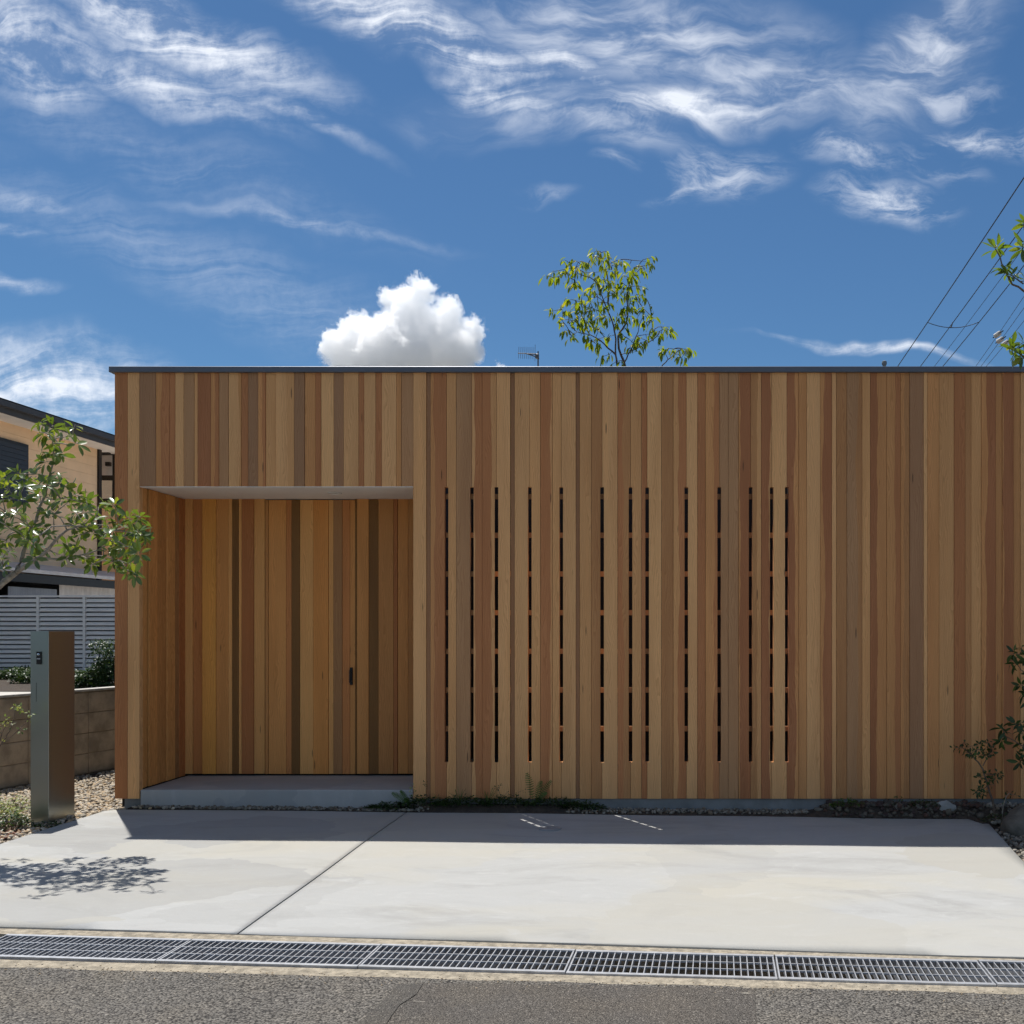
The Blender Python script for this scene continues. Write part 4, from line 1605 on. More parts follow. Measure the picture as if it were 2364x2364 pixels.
rl2 = random.Random(5)
B0 = (tb.x, 10.3, .03)
stems2 = [
    ([B0, z4((1010, 1900)), z4((985, 1400)), z4((965, 1250)), z4((945, 1150)), z4((955, 1050)), z4((950, 960)), z4((940, 870)), z4((870, 720)), z4((800, 560)), z4((770, 430)), z4((700, 380)), z4((600, 360))], .032, .004),
    ([z4((1010, 1900)), z4((1060, 1320), .1), z4((1030, 1220), .1), z4((975, 1090), .08), z4((960, 960), .08), z4((1010, 900), .08), z4((1060, 860), .08), z4((1080, 700), .05), z4((1050, 560)), z4((1090, 400)), z4((1190, 300))], .018, .004),
    ([z4((1010, 1900)), z4((1010, 1280), -.1), z4((1050, 1200), -.12), z4((1110, 1100), -.14), z4((1170, 930), -.14), z4((1200, 820), -.1)], .014, .003),
    ([z4((945, 1150)), z4((880, 1090), -.05), z4((810, 1010), -.08), z4((700, 950), -.1), z4((560, 920), -.1)], .009, .003),
    ([z4((870, 720)), z4((885, 600), .05), z4((880, 420), .05), z4((840, 250), .03), z4((800, 150))], .008, .003),
    ([z4((1100, 1120), -.14), z4((1240, 1050), -.1), z4((1330, 1010), -.05), z4((1390, 930))], .006, .003),
    ([z4((1010, 1900)), z4((1300, 1420), .1), z4((1395, 1274), .1), z4((1450, 1225), .1), z4((1500, 1180), .1), z4((1560, 1130), .08)], .010, .004),
]
tg2 = [z4(c, rl2.gauss(0, .16)) for c in c4]
lm2 = [leaf_mesh('leaf', M['leaf2'], .32, .2, .28), leaf_mesh('leaf', M['leaf2'], .30, .12, .42), leaf_mesh('leaf', M['leaf2'], .34, .2, .15)]
lv = grow(tree2, stems2, tg2, M['bark2'], droopers(5.2, .058, .098), rl2, twig=.003)
place_leaves(tree2, lv, lm2, M['leaf2'])

# --- broad leaved tree reaching in from the garden on the right
def z5(p, dy=0.0, Y0=7.6):
    return P(2014 + p[0] / 4.025, 400 + p[1] / 4.025, Y0 + dy)


rl3 = random.Random(9)
tree3 = empty('broadleaf_tree', (3.55, 7.7, gz(3.55)))
tag(tree3, 'tree with long yellow green leaves reaching out in front of the coping', 'tree')
stems3 = [
    ([(3.55, 7.7, -.05), (3.5, 7.7, 1.5), (3.42, 7.65, 2.6), (3.3, 7.6, 3.3), (3.2, 7.6, 4.2)], .045, .016),
    ([(3.42, 7.65, 2.6), z5((1640, 1250)), z5((1409, 1095)), z5((1300, 1035)), z5((1245, 950)), z5((1215, 850)), z5((1150, 720))], .018, .005),
    ([z5((1409, 1030), .02), z5((1345, 985), .02), z5((1290, 950), .02)], .006, .003),
    ([(3.45, 7.66, 2.3), z5((1600, 1850)), z5((1409, 1720)), z5((1340, 1650)), z5((1300, 1610))], .016, .005),
    ([(3.3, 7.6, 3.3), z5((1600, 700)), z5((1480, 600)), z5((1420, 540))], .012, .005),
]
tg3 = [z5((1140, 690)), z5((1165, 680), .05), z5((1225, 880)), z5((1255, 930), .05), z5((1290, 950), -.05), z5((1330, 930)), z5((1400, 700)), z5((1400, 660), .05), z5((1410, 440)), z5((1430, 470), .05),
       z5((1300, 1600)), z5((1330, 1640), .05), z5((1390, 1690), -.05), z5((1300, 1690)), z5((1420, 1560)), z5((1450, 1000)), z5((1500, 800)), z5((1520, 1300)), z5((1500, 1700)), z5((1550, 500))]
lm3 = [leaf_mesh('leaf', M['leaf3'], .30, .2, .10), leaf_mesh('leaf', M['leaf3'], .26, .15, .22), leaf_mesh('leaf', M['leaf3'], .34, .1, .02)]
lv = grow(tree3, stems3, tg3, M['bark2'], rosette(7, .075, .118, (35, 100), .25), rl3)
place_leaves(tree3, lv, lm3, M['leaf3'])

# --- shaded shrub at the right end of the boards
def z7(p, dy=0.0, Y0=8.35):
    return P(2064 + p[0] / 3.22, 1400 + p[1] / 3.22, Y0 + dy)


rl4 = random.Random(12)
sh = empty('evergreen_shrub', (3.15, 8.3, gz(3.15)))
tag(sh, 'dark evergreen shrub with palmate leaf clusters against the boards', 'shrub')
stems4 = [
    ([(3.15, 8.3, -.03), z7((1080, 1480)), z7((1060, 1200)), z7((1040, 800)), z7((1020, 560)), z7((985, 420))], .020, .005),
    ([z7((1060, 1200)), z7((966, 1035)), z7((890, 990)), z7((825, 965))], .008, .003),
    ([z7((1020, 560)), z7((966, 490)), z7((925, 445))], .006, .003),
    ([z7((1040, 800)), z7((980, 650)), z7((950, 580))], .006, .003),
]
tg4 = [z7(c, rl4.gauss(0, .05)) for c in [(880, 350), (860, 400), (945, 300), (950, 330), (900, 420), (925, 565), (945, 590), (800, 900), (830, 930), (800, 1000), (900, 880), (945, 860), (940, 920), (930, 1070), (950, 1120), (935, 1160), (985, 380), (1000, 700), (1010, 900), (1030, 500), (1040, 1100), (975, 1000), (970, 640)]]
lm4 = [leaf_mesh('leaf', M['leaf4'], .36, .15, .25), leaf_mesh('leaf', M['leaf4'], .30, .1, .4)]
lv = grow(sh, stems4, tg4, M['bark2'], rosette(6, .06, .10, (50, 110), -.1), rl4)
place_leaves(sh, lv, lm4, M['leaf4'])

rl5 = random.Random(15)
b1 = z7((755, 1505))
gb = P(2064 + 755 / 3.22, 1867, 8.58)
gb.z = floorz(gb.x, gb.y) - .004
def z7b(p, dy=0.0):
    return P(2064 + p[0] / 3.22, 1400 + p[1] / 3.22, gb.y + dy)
sh2 = empty('azalea_bush', gb)
tag(sh2, 'small crooked bush with tiny leaves growing by the garden stones', 'bush')
stems5 = [
    ([gb, z7b((735, 1440)), z7b((695, 1330)), z7b((670, 1240)), z7b((658, 1185)), z7b((600, 1130)), z7b((560, 1085)), z7b((500, 1050))], .011, .003),
    ([z7b((658, 1185)), z7b((690, 1140)), z7b((720, 1080))], .005, .002),
    ([z7b((695, 1330)), z7b((660, 1360)), z7b((630, 1365))], .004, .002),
    ([z7b((670, 1240)), z7b((720, 1260)), z7b((770, 1250))], .004, .002),
]
tg5 = [z7b(c, rl5.gauss(0, .06)) for c in [(440, 1055), (480, 1050), (500, 1030), (530, 1010), (540, 1050), (520, 1085), (555, 1090), (580, 1085), (600, 1100), (620, 1070), (610, 1040), (640, 1030), (670, 1015), (700, 1010), (720, 1030), (730, 1060), (690, 1050), (660, 1060), (650, 1100), (680, 1110), (700, 1095), (730, 1090), (650, 1265), (630, 1275), (700, 1240), (740, 1240), (770, 1230), (795, 1250), (760, 1270), (730, 1285), (700, 1290), (620, 1370), (600, 1380), (640, 1345), (660, 1360), (690, 1370), (650, 1400), (740, 1320)]]
lm5 = [leaf_mesh('leaf', M['leaf4'], .5, .1, .1, 3)]
lv = grow(sh2, stems5, tg5, M['bark2'], rosette(7, .022, .042, (40, 100), .2), rl5, twig=.0022)
place_leaves(sh2, lv, lm5, M['leaf4'], 260)
gb2 = P(2064 + 805 / 3.22, 1866, 8.60)
gb2.z = floorz(gb2.x, gb2.y) - .004
sh3 = empty('seedling', gb2)
tag(sh3, 'thin pale stemmed seedling beside the crooked little bush', 'plant')
def z7c(p, dy=0.0):
    return P(2064 + p[0] / 3.22, 1400 + p[1] / 3.22, gb2.y + dy)
lv = grow(sh3, [([gb2, z7c((810, 1450)), z7c((835, 1410)), z7c((860, 1390))], .006, .002)], [z7c(c, rl5.gauss(0, .03)) for c in [(820, 1410), (845, 1400), (870, 1395), (890, 1400), (830, 1440), (915, 1405)]], M['bark'], rosette(4, .02, .035, (40, 100), .2), rl5, twig=.0015)
place_leaves(sh3, lv, lm5, M['leaf4'], 60)

# --- twiggy plant at the left edge, lit against the block wall
def zL(p, dy=0.0, Y0=8.0):
    return P(p[0] / 4.83, 1600 + p[1] / 4.83, Y0 + dy)


rl6 = random.Random(31)
gl = G(-35, 1600 + 900 / 4.83)
gl = Vector((P(-40, 1900, 8.0).x, 8.0, gz(-5)))
tw = empty('twiggy_shrub', gl)
tag(tw, 'bare twiggy shrub with a few pale leaves against the block wall', 'shrub')
stems6 = [
    ([gl, zL((-120, 900)), zL((-60, 640)), zL((20, 560)), zL((100, 510)), zL((200, 420)), zL((270, 350)), zL((330, 230))], .008, .002),
    ([zL((20, 560)), zL((70, 510)), zL((110, 420)), zL((140, 330)), zL((165, 200))], .005, .002),
    ([zL((-60, 640)), zL((10, 500)), zL((45, 420)), zL((70, 320))], .005, .002),
]
tg6 = [zL(c, rl6.gauss(0, .04)) for c in [(160, 150), (190, 140), (220, 160), (240, 190), (200, 175), (55, 280), (100, 280), (120, 310), (40, 310), (90, 340), (130, 345), (10, 350), (330, 215), (325, 295), (230, 410), (10, 500), (0, 360), (-40, 420), (180, 130)]]
lm6 = [leaf_mesh('leaf', M['leaf6'], .5, .12, .1, 3)]
lv = grow(tw, stems6, tg6, M['bark2'], rosette(4, .018, .036, (40, 100), .3), rl6, twig=.0015)
place_leaves(tw, lv, lm6, M['leaf6'], 200)


# --- low plants
def mound(name, c, rx, ry, h, n, leafm, mat, lo, hi, label, cat, group=None, seed=1, stem=True, limit=0):
    r = random.Random(seed)
    root = empty(name, (c.x, c.y, floorz(c.x, c.y)))
    tag(root, label, cat, group)
    items = []
    mb = MB()
    base = Vector((c.x, c.y, floorz(c.x, c.y) - .003))
    for i in range(n):
        a = r.uniform(0, 6.283)
        q = math.sqrt(r.random())
        hh = h * (1 - .75 * q * q) * (.35 + .65 * r.random()) * (0.8 + .35 * mnoise.noise(Vector((a, q * 3, seed))))
        p = base + Vector((rx * q * math.cos(a), ry * q * math.sin(a), hh))
        d = Vector((math.cos(a) + r.gauss(0, .6), math.sin(a) + r.gauss(0, .6), r.uniform(-.3, .9)))
        items.append((p, frame_from(d, Vector((r.gauss(0, .4), r.gauss(0, .4), 1))), r.uniform(lo, hi)))
        if stem and i % 6 == 0:
            s0 = base + Vector((rx * q * .4 * math.cos(a), ry * q * .4 * math.sin(a), 0))
            mb.tube([s0, s0.lerp(p, .5) + Vector((0, 0, .01)), p], [.0022, .0018, .001], 4)
    if stem:
        mb.build('stems', M['bark2'], root)
    o = joined('foliage', items, leafm, mat, root)
    o['kind'] = 'stuff'
    return root


lmg = [leaf_mesh('leaf', M['leaf4'], .5, .1, .2, 3)]
lmv = [leaf_mesh('leaf', M['leaf6'], .45, .1, .2, 3)]
lm7 = [leaf_mesh('leaf', M['leaf7'], .5, .1, .2, 3)]
mound('ground_shrub', Vector((-4.93, 7.99, 0)), .15, .12, .20, 420, lmg, M['leaf4'], .018, .035, 'dark low shrub at the foot of the steel post', 'shrub', seed=3)
mound('ground_shrub', Vector((-4.72, 8.08, 0)), .13, .08, .07, 200, lmg, M['leaf4'], .014, .028, 'flat dark creeper between the steel post and the slab edge', 'plant', seed=4)
mound('ground_shrub', Vector((-5.30, 8.25, 0)), .26, .22, .26, 700, lmv, M['leaf6'], .018, .036, 'sunlit variegated shrub with pale leaf tips beside the steel post', 'shrub', seed=5)
mound('ground_shrub', Vector((-5.45, 8.75, 0)), .20, .2, .20, 350, lmv, M['leaf6'], .016, .03, 'pale variegated shrub under the block wall', 'shrub', seed=6)

# ground cover along the foot of the boards
lms = [('ground_cover', 905, .16, .055, 'low dark ground cover in front of the porch step'),
       ('ground_cover', 985, .17, .085, 'dark ground cover at the corner of step and boards'),
       ('ground_cover', 1075, .18, .085, 'dark ground cover under the grass tufts'),
       ('ground_cover', 1175, .18, .085, 'dark ground cover between the grass tufts and the fern'),
       ('ground_cover', 1275, .18, .075, 'dark ground cover right under the fern'),
       ('ground_cover', 1345, .16, .060, 'dark ground cover where the grey gravel strip begins')]
for i, (nm, pxx, rx, h, lab) in enumerate(lms):
    g0 = G(pxx, 1868)
    mound(nm, Vector((g0.x, 8.79, 0)), rx + .05, .05, h * 1.35, 560, lmg, M['leaf4'], .014, .032, lab, 'plant', seed=40 + i, stem=False)
mound('ground_shrub', Vector((FX(1958, 8.72), 8.72, 0)), .15, .05, .10, 240, lm7, M['leaf7'], .014, .03, 'small green herb clump at the boards beyond the slits', 'plant', seed=52)
mound('ground_shrub', Vector((FX(2072, 8.74), 8.74, 0)), .05, .03, .12, 60, lm7, M['leaf7'], .012, .026, 'tiny upright herb at the foot of the boards near the stones', 'plant', seed=53)
mound('ground_shrub', Vector((FX(2135, 8.72), 8.72, 0)), .16, .05, .07, 260, lmg, M['leaf4'], .014, .03, 'dark ground creeper around the pale angular stone', 'plant', seed=57, stem=False)
mound('ground_shrub', Vector((FX(2310, 8.5), 8.5, 0)), .16, .08, .09, 200, lmg, M['leaf4'], .014, .03, 'dark low plant behind the big garden stone', 'plant', seed=54)


def blade(mb, p, d, ln, w, bend, n=6):
    side = d.cross(Vector((0, 0, 1)))
    if side.length < .01:
        side = Vector((1, 0, 0))
    side.normalize()
    horiz = Vector((d.x, d.y, 0))
    prev = None
    pos = Vector(p)
    dr = d.normalized()
    for i in range(n + 1):
        t = i / n
        ww = w * (1 - t) ** .6
        a, b = pos - side * ww, pos + side * ww
        if prev:
            mb.quad(prev[0], prev[1], b, a)
        prev = (a, b)
        dr = (dr + Vector((0, 0, -bend / n)) + horiz * .05).normalized()
        pos = pos + dr * (ln / n)


def tuft(px_, py_, n, ln, label, seed, lean=0.35):
    r = random.Random(seed)
    g0 = G(px_, py_, -.02)
    g0.y = min(max(g0.y, 8.74), 8.80)
    g0.x = (px_ - CX) * g0.y / FPX
    g0.z = floorz(g0.x, g0.y) - .004
    root = empty('grass_tuft', g0)
    tag(root, label, 'grass')
    for i in range(n):
        mb = MB()
        a = r.uniform(0, 6.283)
        blade(mb, g0 + Vector((r.gauss(0, .008), r.gauss(0, .006), 0)), Vector((math.cos(a) * lean, math.sin(a) * lean * .55, 1)), ln * r.uniform(.6, 1.1), .0035, r.uniform(.6, 2.2))
        mb.build('blade', M['leaf5'], root)


tuft(1062, 1866, 16, .20, 'arching grass tuft near the porch end of the boards', 1)
tuft(1126, 1868, 18, .23, 'larger arching grass tuft between ground cover and fern', 2)
tuft(1010, 1868, 9, .15, 'sparse grass tuft at the corner beside the porch step', 3)


def fern(px_, py_, fronds, label, seed):
    g0 = G(px_, py_, -.02)
    g0.y = min(max(g0.y, 8.74), 8.80)
    g0.x = (px_ - CX) * g0.y / FPX
    root = empty('fern', (g0.x, g0.y, floorz(g0.x, g0.y)))
    tag(root, label, 'fern')
    b = Vector((g0.x, g0.y, floorz(g0.x, g0.y) - .004))
    for (tx, ty, w) in fronds:
        tip = P(tx, ty, g0.y - .03)
        mid = b.lerp(tip, .55) + Vector((0, 0, .03))
        mb = MB()
        pts = []
        for i in range(15):
            t = i / 14
            pts.append(b * (1 - t) ** 2 + mid * 2 * t * (1 - t) + tip * t * t)
        mb.tube(pts, [.0016] * 15, 4)
        for i in range(3, 15):
            t = i / 14
            d = (pts[i] - pts[i - 1]).normalized()
            s_ = d.cross(Vector((0, -1, .25))).normalized()
            ln = w * math.sin(math.pi * min(1, (t - .1) * 1.02)) * .9 + .006
            for sg in (-1, 1):
                e = pts[i] + (s_ * sg + d * .35 + Vector((0, -.1, -.12))) * ln
                a = pts[i] + d * .004
                c = pts[i] - d * .004
                m_ = pts[i].lerp(e, .6)
                mb.quad(c, m_ - d * .003, e, m_ + d * .004, a)
        mb.build('frond', M['leaf5'], root)


fern(1233, 1866, [(1217, 1786, .036), (1250, 1804, .030), (1272, 1803, .030), (1262, 1830, .022)], 'green fern with upright fronds against the slit boards', 1)
fern(948, 1866, [(906, 1831, .026), (925, 1826, .02), (935, 1845, .02)], 'small fern frond leaning over the porch step', 2)


def sprig(px_, py_, tips, label, seed, mat='leaf6'):
    r = random.Random(seed)
    g0 = G(px_, py_, -.02)
    g0.y = 8.76
    g0.x = (px_ - CX) * g0.y / FPX
    g0.z = floorz(g0.x, g0.y) - .004
    root = empty('wiry_plant', g0)
    tag(root, label, 'plant')
    tg = [P(x, y, g0.y + r.gauss(0, .02)) for x, y in tips]
    top = P(*tips[0], g0.y)
    lv = grow(root, [([g0, g0.lerp(top, .5) + Vector((.01, 0, 0)), top], .0025, .001)], tg, M['bark2'], rosette(4, .010, .022, (40, 100), .2), r, twig=.001)
    place_leaves(root, lv, [leaf_mesh('leaf', M[mat], .5, .1, .1, 3)], M[mat], 80)


sprig(952, 1862, [(952, 1815), (946, 1822), (958, 1824), (944, 1838), (956, 1842), (950, 1850), (960, 1852), (948, 1830)], 'wiry silver leaved plant at the end of the porch step', 1)
sprig(985, 1862, [(981, 1808), (986, 1818), (983, 1832), (988, 1842)], 'tall wiry stem with few leaves by the recessed strip', 2, 'leaf4')
sprig(1165, 1862, [(1150, 1818), (1160, 1812), (1140, 1822), (1172, 1830), (1180, 1840), (1156, 1836), (1165, 1842), (1185, 1835)], 'wiry brown plant between the grass and the fern', 3, 'leaf4')
sprig(1200, 1864, [(1195, 1830), (1210, 1826), (1190, 1838), (1204, 1842)], 'short wiry plant touching the fern', 4, 'leaf4')

# --- hedge and shrubs in the neighbour's yard, behind the block wall
def hedge(name, x0, x1, y, z0, h, n, label, seed, depth=.3, lo=.03, hi=.06, mat='leaf4'):
    r = random.Random(seed)
    root = empty(name, ((x0 + x1) / 2, y, z0))
    tag(root, label, 'hedge' if 'hedge' in name else 'shrub')
    items = []
    for i in range(n):
        x = r.uniform(x0, x1)
        top = h * (.65 + .5 * mnoise.noise(Vector((x * 2.3, seed, 0))) + .15 * mnoise.noise(Vector((x * 9, seed, 3))))
        p = Vector((x, y + r.uniform(-depth, depth), z0 + top * r.random() ** .5))
        d = Vector((r.gauss(0, 1), r.gauss(0, 1) - .4, r.gauss(0, .8)))
        items.append((p, frame_from(d, Vector((r.gauss(0, .5), r.gauss(0, .5) - .3, 1))), r.uniform(lo, hi)))
    o = joined('foliage', items, [leaf_mesh('leaf', M[mat], .5, .1, .2, 3)], M[mat], root)
    o['kind'] = 'stuff'
    mb = MB()
    for i in range(8):
        x = r.uniform(x0, x1)
        mb.tube([(x, y, z0 - .02), (x + r.gauss(0, .05), y, z0 + h * .5), (x + r.gauss(0, .1), y, z0 + h * .75)], [.012, .009, .004], 5)
    mb.build('stems', M['frame'], root)
    return root


hedge('clipped_hedge', -11.6, -9.9, 17.5, .66, .30, 5000, 'low dark hedge at the foot of the white fence', 2)
hedge('dark_shrub', -8.35, -7.5, 14.6, .68, .42, 6000, 'dark shrub behind the block wall beside the house corner', 7, .35)
hedge('dark_shrub', -9.9, -8.9, 16.2, .66, .36, 4000, 'low dark shrub between hedge and house corner', 9, .3)
hedge('dark_shrub', -7.72, -7.42, 14.4, .68, .85, 900, 'tall thin dark shrub close to the cedar house corner', 11, .25)

# --- gravel, bark and stones
_ico = None


def ico():
    global _ico
    if _ico is None:
        bm = bmesh.new()
        bmesh.ops.create_icosphere(bm, subdivisions=1, radius=1.0)
        bm.verts.ensure_lookup_table()
        _ico = (np.array([v.co[:] for v in bm.verts]), np.array([[v.index for v in f.verts] for f in bm.faces]))
        bm.free()
    return _ico


def pebbles(name, pts, lo, hi, mat, label, cat, seed, flat=(.5, .8), dz=-.03):
    rs = np.random.RandomState(seed)
    v, f = ico()
    n = len(pts)
    allv = np.empty((n, len(v), 3))
    for i, (x, y) in enumerate(pts):
        s = rs.uniform(lo, hi) * (1.6 if rs.rand() < .05 else 1)
        sc3 = np.array([s, s * rs.uniform(.6, .95), s * rs.uniform(*flat)])
        a = rs.uniform(0, 6.28)
        q = v * (1 + rs.uniform(-.16, .16, (len(v), 1))) * sc3
        tl = rs.normal(0, .35)
        c, d = math.cos(tl), math.sin(tl)
        q = np.stack([q[:, 0] * c - q[:, 2] * d, q[:, 1], q[:, 0] * d + q[:, 2] * c], 1)
        c, d = math.cos(a), math.sin(a)
        allv[i, :, 0] = q[:, 0] * c - q[:, 1] * d + x
        allv[i, :, 1] = q[:, 0] * d + q[:, 1] * c + y
        allv[i, :, 2] = q[:, 2] + (floorz(x, y) if dz == -.03 else gz(x) + dz) + s * .25 + rs.uniform(0, .006)
    faces = (f[None] + (np.arange(n) * len(v))[:, None, None]).reshape(-1, 3)
    me = bpy.data.meshes.new(name)
    me.from_pydata(allv.reshape(-1, 3).tolist(), [], faces.tolist())
    me.update()
    o = mk(name, me, mat, None, True)
    tag(o, label, cat, kind='stuff')
    return o


rg = random.Random(77)


def left_of_slab(x, y, m=0.0):
    a, b = left_line
    if y > a.y:
        return y > a.y + .02 or x < a.x
    t = (y - a.y) / (b.y - a.y)
    return x < a.x + (b.x - a.x) * t - m


pts = []
for i in range(15000):
    y = rg.uniform(7.0, 12.4)
    x = rg.uniform(-6.5, -3.9)
    wx = w0.x + (y - w0.y) * wd.x / wd.y
    if x < wx + .03 or not left_of_slab(x, y, .015):
        continue
    if y > 8.95 and x > XE0 + .08:
        continue
    if y > 8.78 and x > XE0 - .0 and y < 8.95 and x > -4.35:
        continue
    if y < 8.35 and x < -4.95 and rg.random() < .6:
        continue
    if rg.random() > (1.0 if y < 10.5 else .6):
        continue
    pts.append((x, y))
pebbles('gravel', pts, .012, .021, M['gravel'], 'tan river gravel between the block wall and the house', 'gravel', 1)
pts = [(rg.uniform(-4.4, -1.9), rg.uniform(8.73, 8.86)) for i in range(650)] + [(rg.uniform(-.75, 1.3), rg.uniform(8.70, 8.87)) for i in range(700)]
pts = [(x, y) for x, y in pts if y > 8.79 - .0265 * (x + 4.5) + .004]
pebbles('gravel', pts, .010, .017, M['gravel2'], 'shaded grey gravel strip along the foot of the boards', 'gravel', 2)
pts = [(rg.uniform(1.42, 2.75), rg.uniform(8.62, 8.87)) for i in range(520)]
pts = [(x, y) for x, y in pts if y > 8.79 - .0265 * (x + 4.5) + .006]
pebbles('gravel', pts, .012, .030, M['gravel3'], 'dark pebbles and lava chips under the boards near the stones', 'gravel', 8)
pts = []
for i in range(2600):
    y = rg.uniform(6.6, 8.8)
    x = rg.uniform(1.9, 3.4)
    t = (y - rA.y) / (rB.y - rA.y)
    ex = rA.x + (rB.x - rA.x) * t
    if y > rA.y:
        ex = rA.x - .55
        if y < 8.66:
            continue
    if x < ex + .015:
        continue
    pts.append((x, y))
pebbles('gravel', pts, .012, .026, M['gravel2'], 'dark gravel and pebbles by the garden stones', 'gravel', 3)
pts = []
for i in range(1500):
    x, y = rg.uniform(-5.9, -4.75), rg.uniform(7.15, 8.1)
    if left_of_slab(x, y, .03) and not (y < 7.55 and x < -4.8):
        pts.append((x, y))
pebbles('bark_mulch', pts, .010, .022, M['litter'], 'red brown bark mulch around the young tree', 'mulch', 4, (.2, .45))


def stone(c, rx, ry, rz, mat, label, seed, flat=0.0, name='garden_stone'):
    bm = bmesh.new()
    bmesh.ops.create_icosphere(bm, subdivisions=3, radius=1.0)
    for v in bm.verts:
        n = mnoise.noise(v.co * 1.1 + Vector((seed * 7.1, 0, 0))) * .38 + mnoise.noise(v.co * 3.1 + Vector((seed * 3.3, 2, 0))) * .14 + mnoise.noise(v.co * 8 + Vector((seed, 2, 0))) * .04
        v.co *= (1 + n)
        if v.co.z > .55:
            v.co.z = .55 + (v.co.z - .55) * (1 - flat)
        v.co = Vector((v.co.x * rx, v.co.y * ry, v.co.z * rz))
    bmesh.ops.rotate(bm, verts=bm.verts, matrix=Matrix.Rotation(seed * 1.3, 3, 'Z'))
    me = bpy.data.meshes.new(name)
    bm.to_mesh(me)
    bm.free()
    o = mk(name, me, mat, None, True)
    o.location = c
    tag(o, label, 'stone')
    return o


p0 = G(2365, 1883)
stone((2.92, 8.27, gz(2.9) + .02), .27, .16, .13, M['stone'], 'large rough brown garden stone beside the slab corner', 1)
stone((FX(2185, 8.66), 8.68, floorz(2.4, 8.68) + .012), .085, .035, .055, M['stonegrey'], 'pale angular stone tucked under the boards behind the slab', 2)
stone((3.25, 7.75, gz(3.2) - .01), .18, .14, .09, M['stone'], 'second brown garden stone further along the slab edge', 3)
for i, (x, y, s_, lab) in enumerate([(-4.66, 8.47, .030, 'orange tinted cobble at the slab corner next to the gravel'), (-4.70, 8.36, .024, 'small brown cobble between post and slab corner')]):
    stone((x, y, gz(x) - .008), s_, s_ * .8, s_ * .7, [M['mortar'], M['stone']][i], lab, 5 + i, name='cobble')
stone((-4.92, 7.32, gz(-4.9) - .045), .26, .16, .06, M['stonegrey'], 'flat grey stone bordering the slab below the young tree', 9, .9)
for i, (pxx, dy, s_) in enumerate([(2075, 8.70, .04), (2120, 8.69, .032), (2150, 8.71, .036), (1915, 8.75, .034), (1890, 8.74, .028)]):
    stone((FX(pxx, dy), dy, floorz(FX(pxx, dy), dy) + .004), s_ * 1.3, s_ * .6, s_ * .8, M['stone'],
          ['dark stone below the tiny upright herb', 'dark stone left of the pale angular stone', 'dark stone touching the pale angular stone', 'dark stone beside the green herb clump', 'small dark stone at the end of the grey gravel strip'][i], 20 + i, name='edging_stone')

# loose grit where the asphalt meets the mortar
v_, f_ = ico()
rs = np.random.RandomState(5)
gv, gf = [], []
for i in range(900):
    X = rs.uniform(-3.3, 2.0)
    e = line_at(*as_edge, X)
    y = e.y + abs(rs.normal(0, .035)) * rs.choice([-1.6, 1])
    s_ = rs.uniform(.0018, .0045)
    q = v_ * (1 + rs.uniform(-.25, .25, (len(v_), 1))) * np.array([s_, s_ * .8, s_ * .6]) + np.array([X, y, gz(X) + (.0 if y < e.y else -.010)])
    gf += (f_ + len(gv) * len(v_)).tolist()
    gv.append(q)
me = bpy.data.meshes.new('grit')
me.from_pydata(np.concatenate(gv).tolist(), [], gf)
tag(mk('grit', me, M['gravel'], None, True), 'loose sandy grit along the broken edge of the asphalt', 'grit', kind='stuff')

# ------------------------------------------------------------------ overhead cables
def wire(name, pts, r, label, group='overhead cables beyond the roof'):
    mb = MB()
    a, b = Vector(pts[0]), Vector(pts[1])
    full = [a + (b - a) * t for t in (-.9, -.6, -.3, 0, .25, .5, .75, 1.0, 1.4, 1.9, 2.5)]
    out = []
    for i, p in enumerate(full):
        t = (-.9, -.6, -.3, 0, .25, .5, .75, 1.0, 1.4, 1.9, 2.5)[i]
        q = Vector(p)
        q.z += .06 * (t) * (t - 1) * 1.0
        out.append(q)
    mb.tube(out, r, 6)
    o = mb.build(name, M['cable'], None, True)
    tag(o, label, 'cable', group)
    return out


W = [((6.0, 25.6, 8.04), (6.0, 16.86, 8.87), .011, 'thick overhead cable furthest from the insulators, carrying the hanging jumper'),
     ((6.56, 25.6, 8.04), (6.56, 18.55, 8.71), .010, 'thick overhead cable in the middle of the hanging jumper'),
     ((6.91, 25.6, 8.05), (6.91, 20.8, 8.53), .006, 'thin overhead wire crossing behind the hanging jumper'),
     ((7.11, 25.6, 8.04), (7.11, 20.9, 8.45), .010, 'thick overhead cable at the insulator end of the jumper'),
     ((7.92, 25.6, 8.04), (7.16, 20.1, 8.0), .006, 'overhead wire into the topmost insulator'),
     ((8.05, 25.6, 8.04), (7.35, 20.6, 7.95), .006, 'overhead wire into the middle insulator'),
     ((8.18, 25.6, 8.04), (7.6, 21.3, 7.9), .006, 'overhead wire into the lowest insulator')]
for a, b, r, lab in W:
    wire('overhead_cable', (a, b), r, lab)


def on(a, b, py):
    """point of a cable seen at image row py"""
    a, b = Vector(a), Vector(b)
    lo, hi = 0.0, 1.0
    for _ in range(40):
        m = (lo + hi) / 2
        p = a.lerp(b, m)
        y = CY - (p.z - CAMZ) * FPX / p.y
        if y > py:
            lo = m
        else:
            hi = m
    return a.lerp(b, lo)


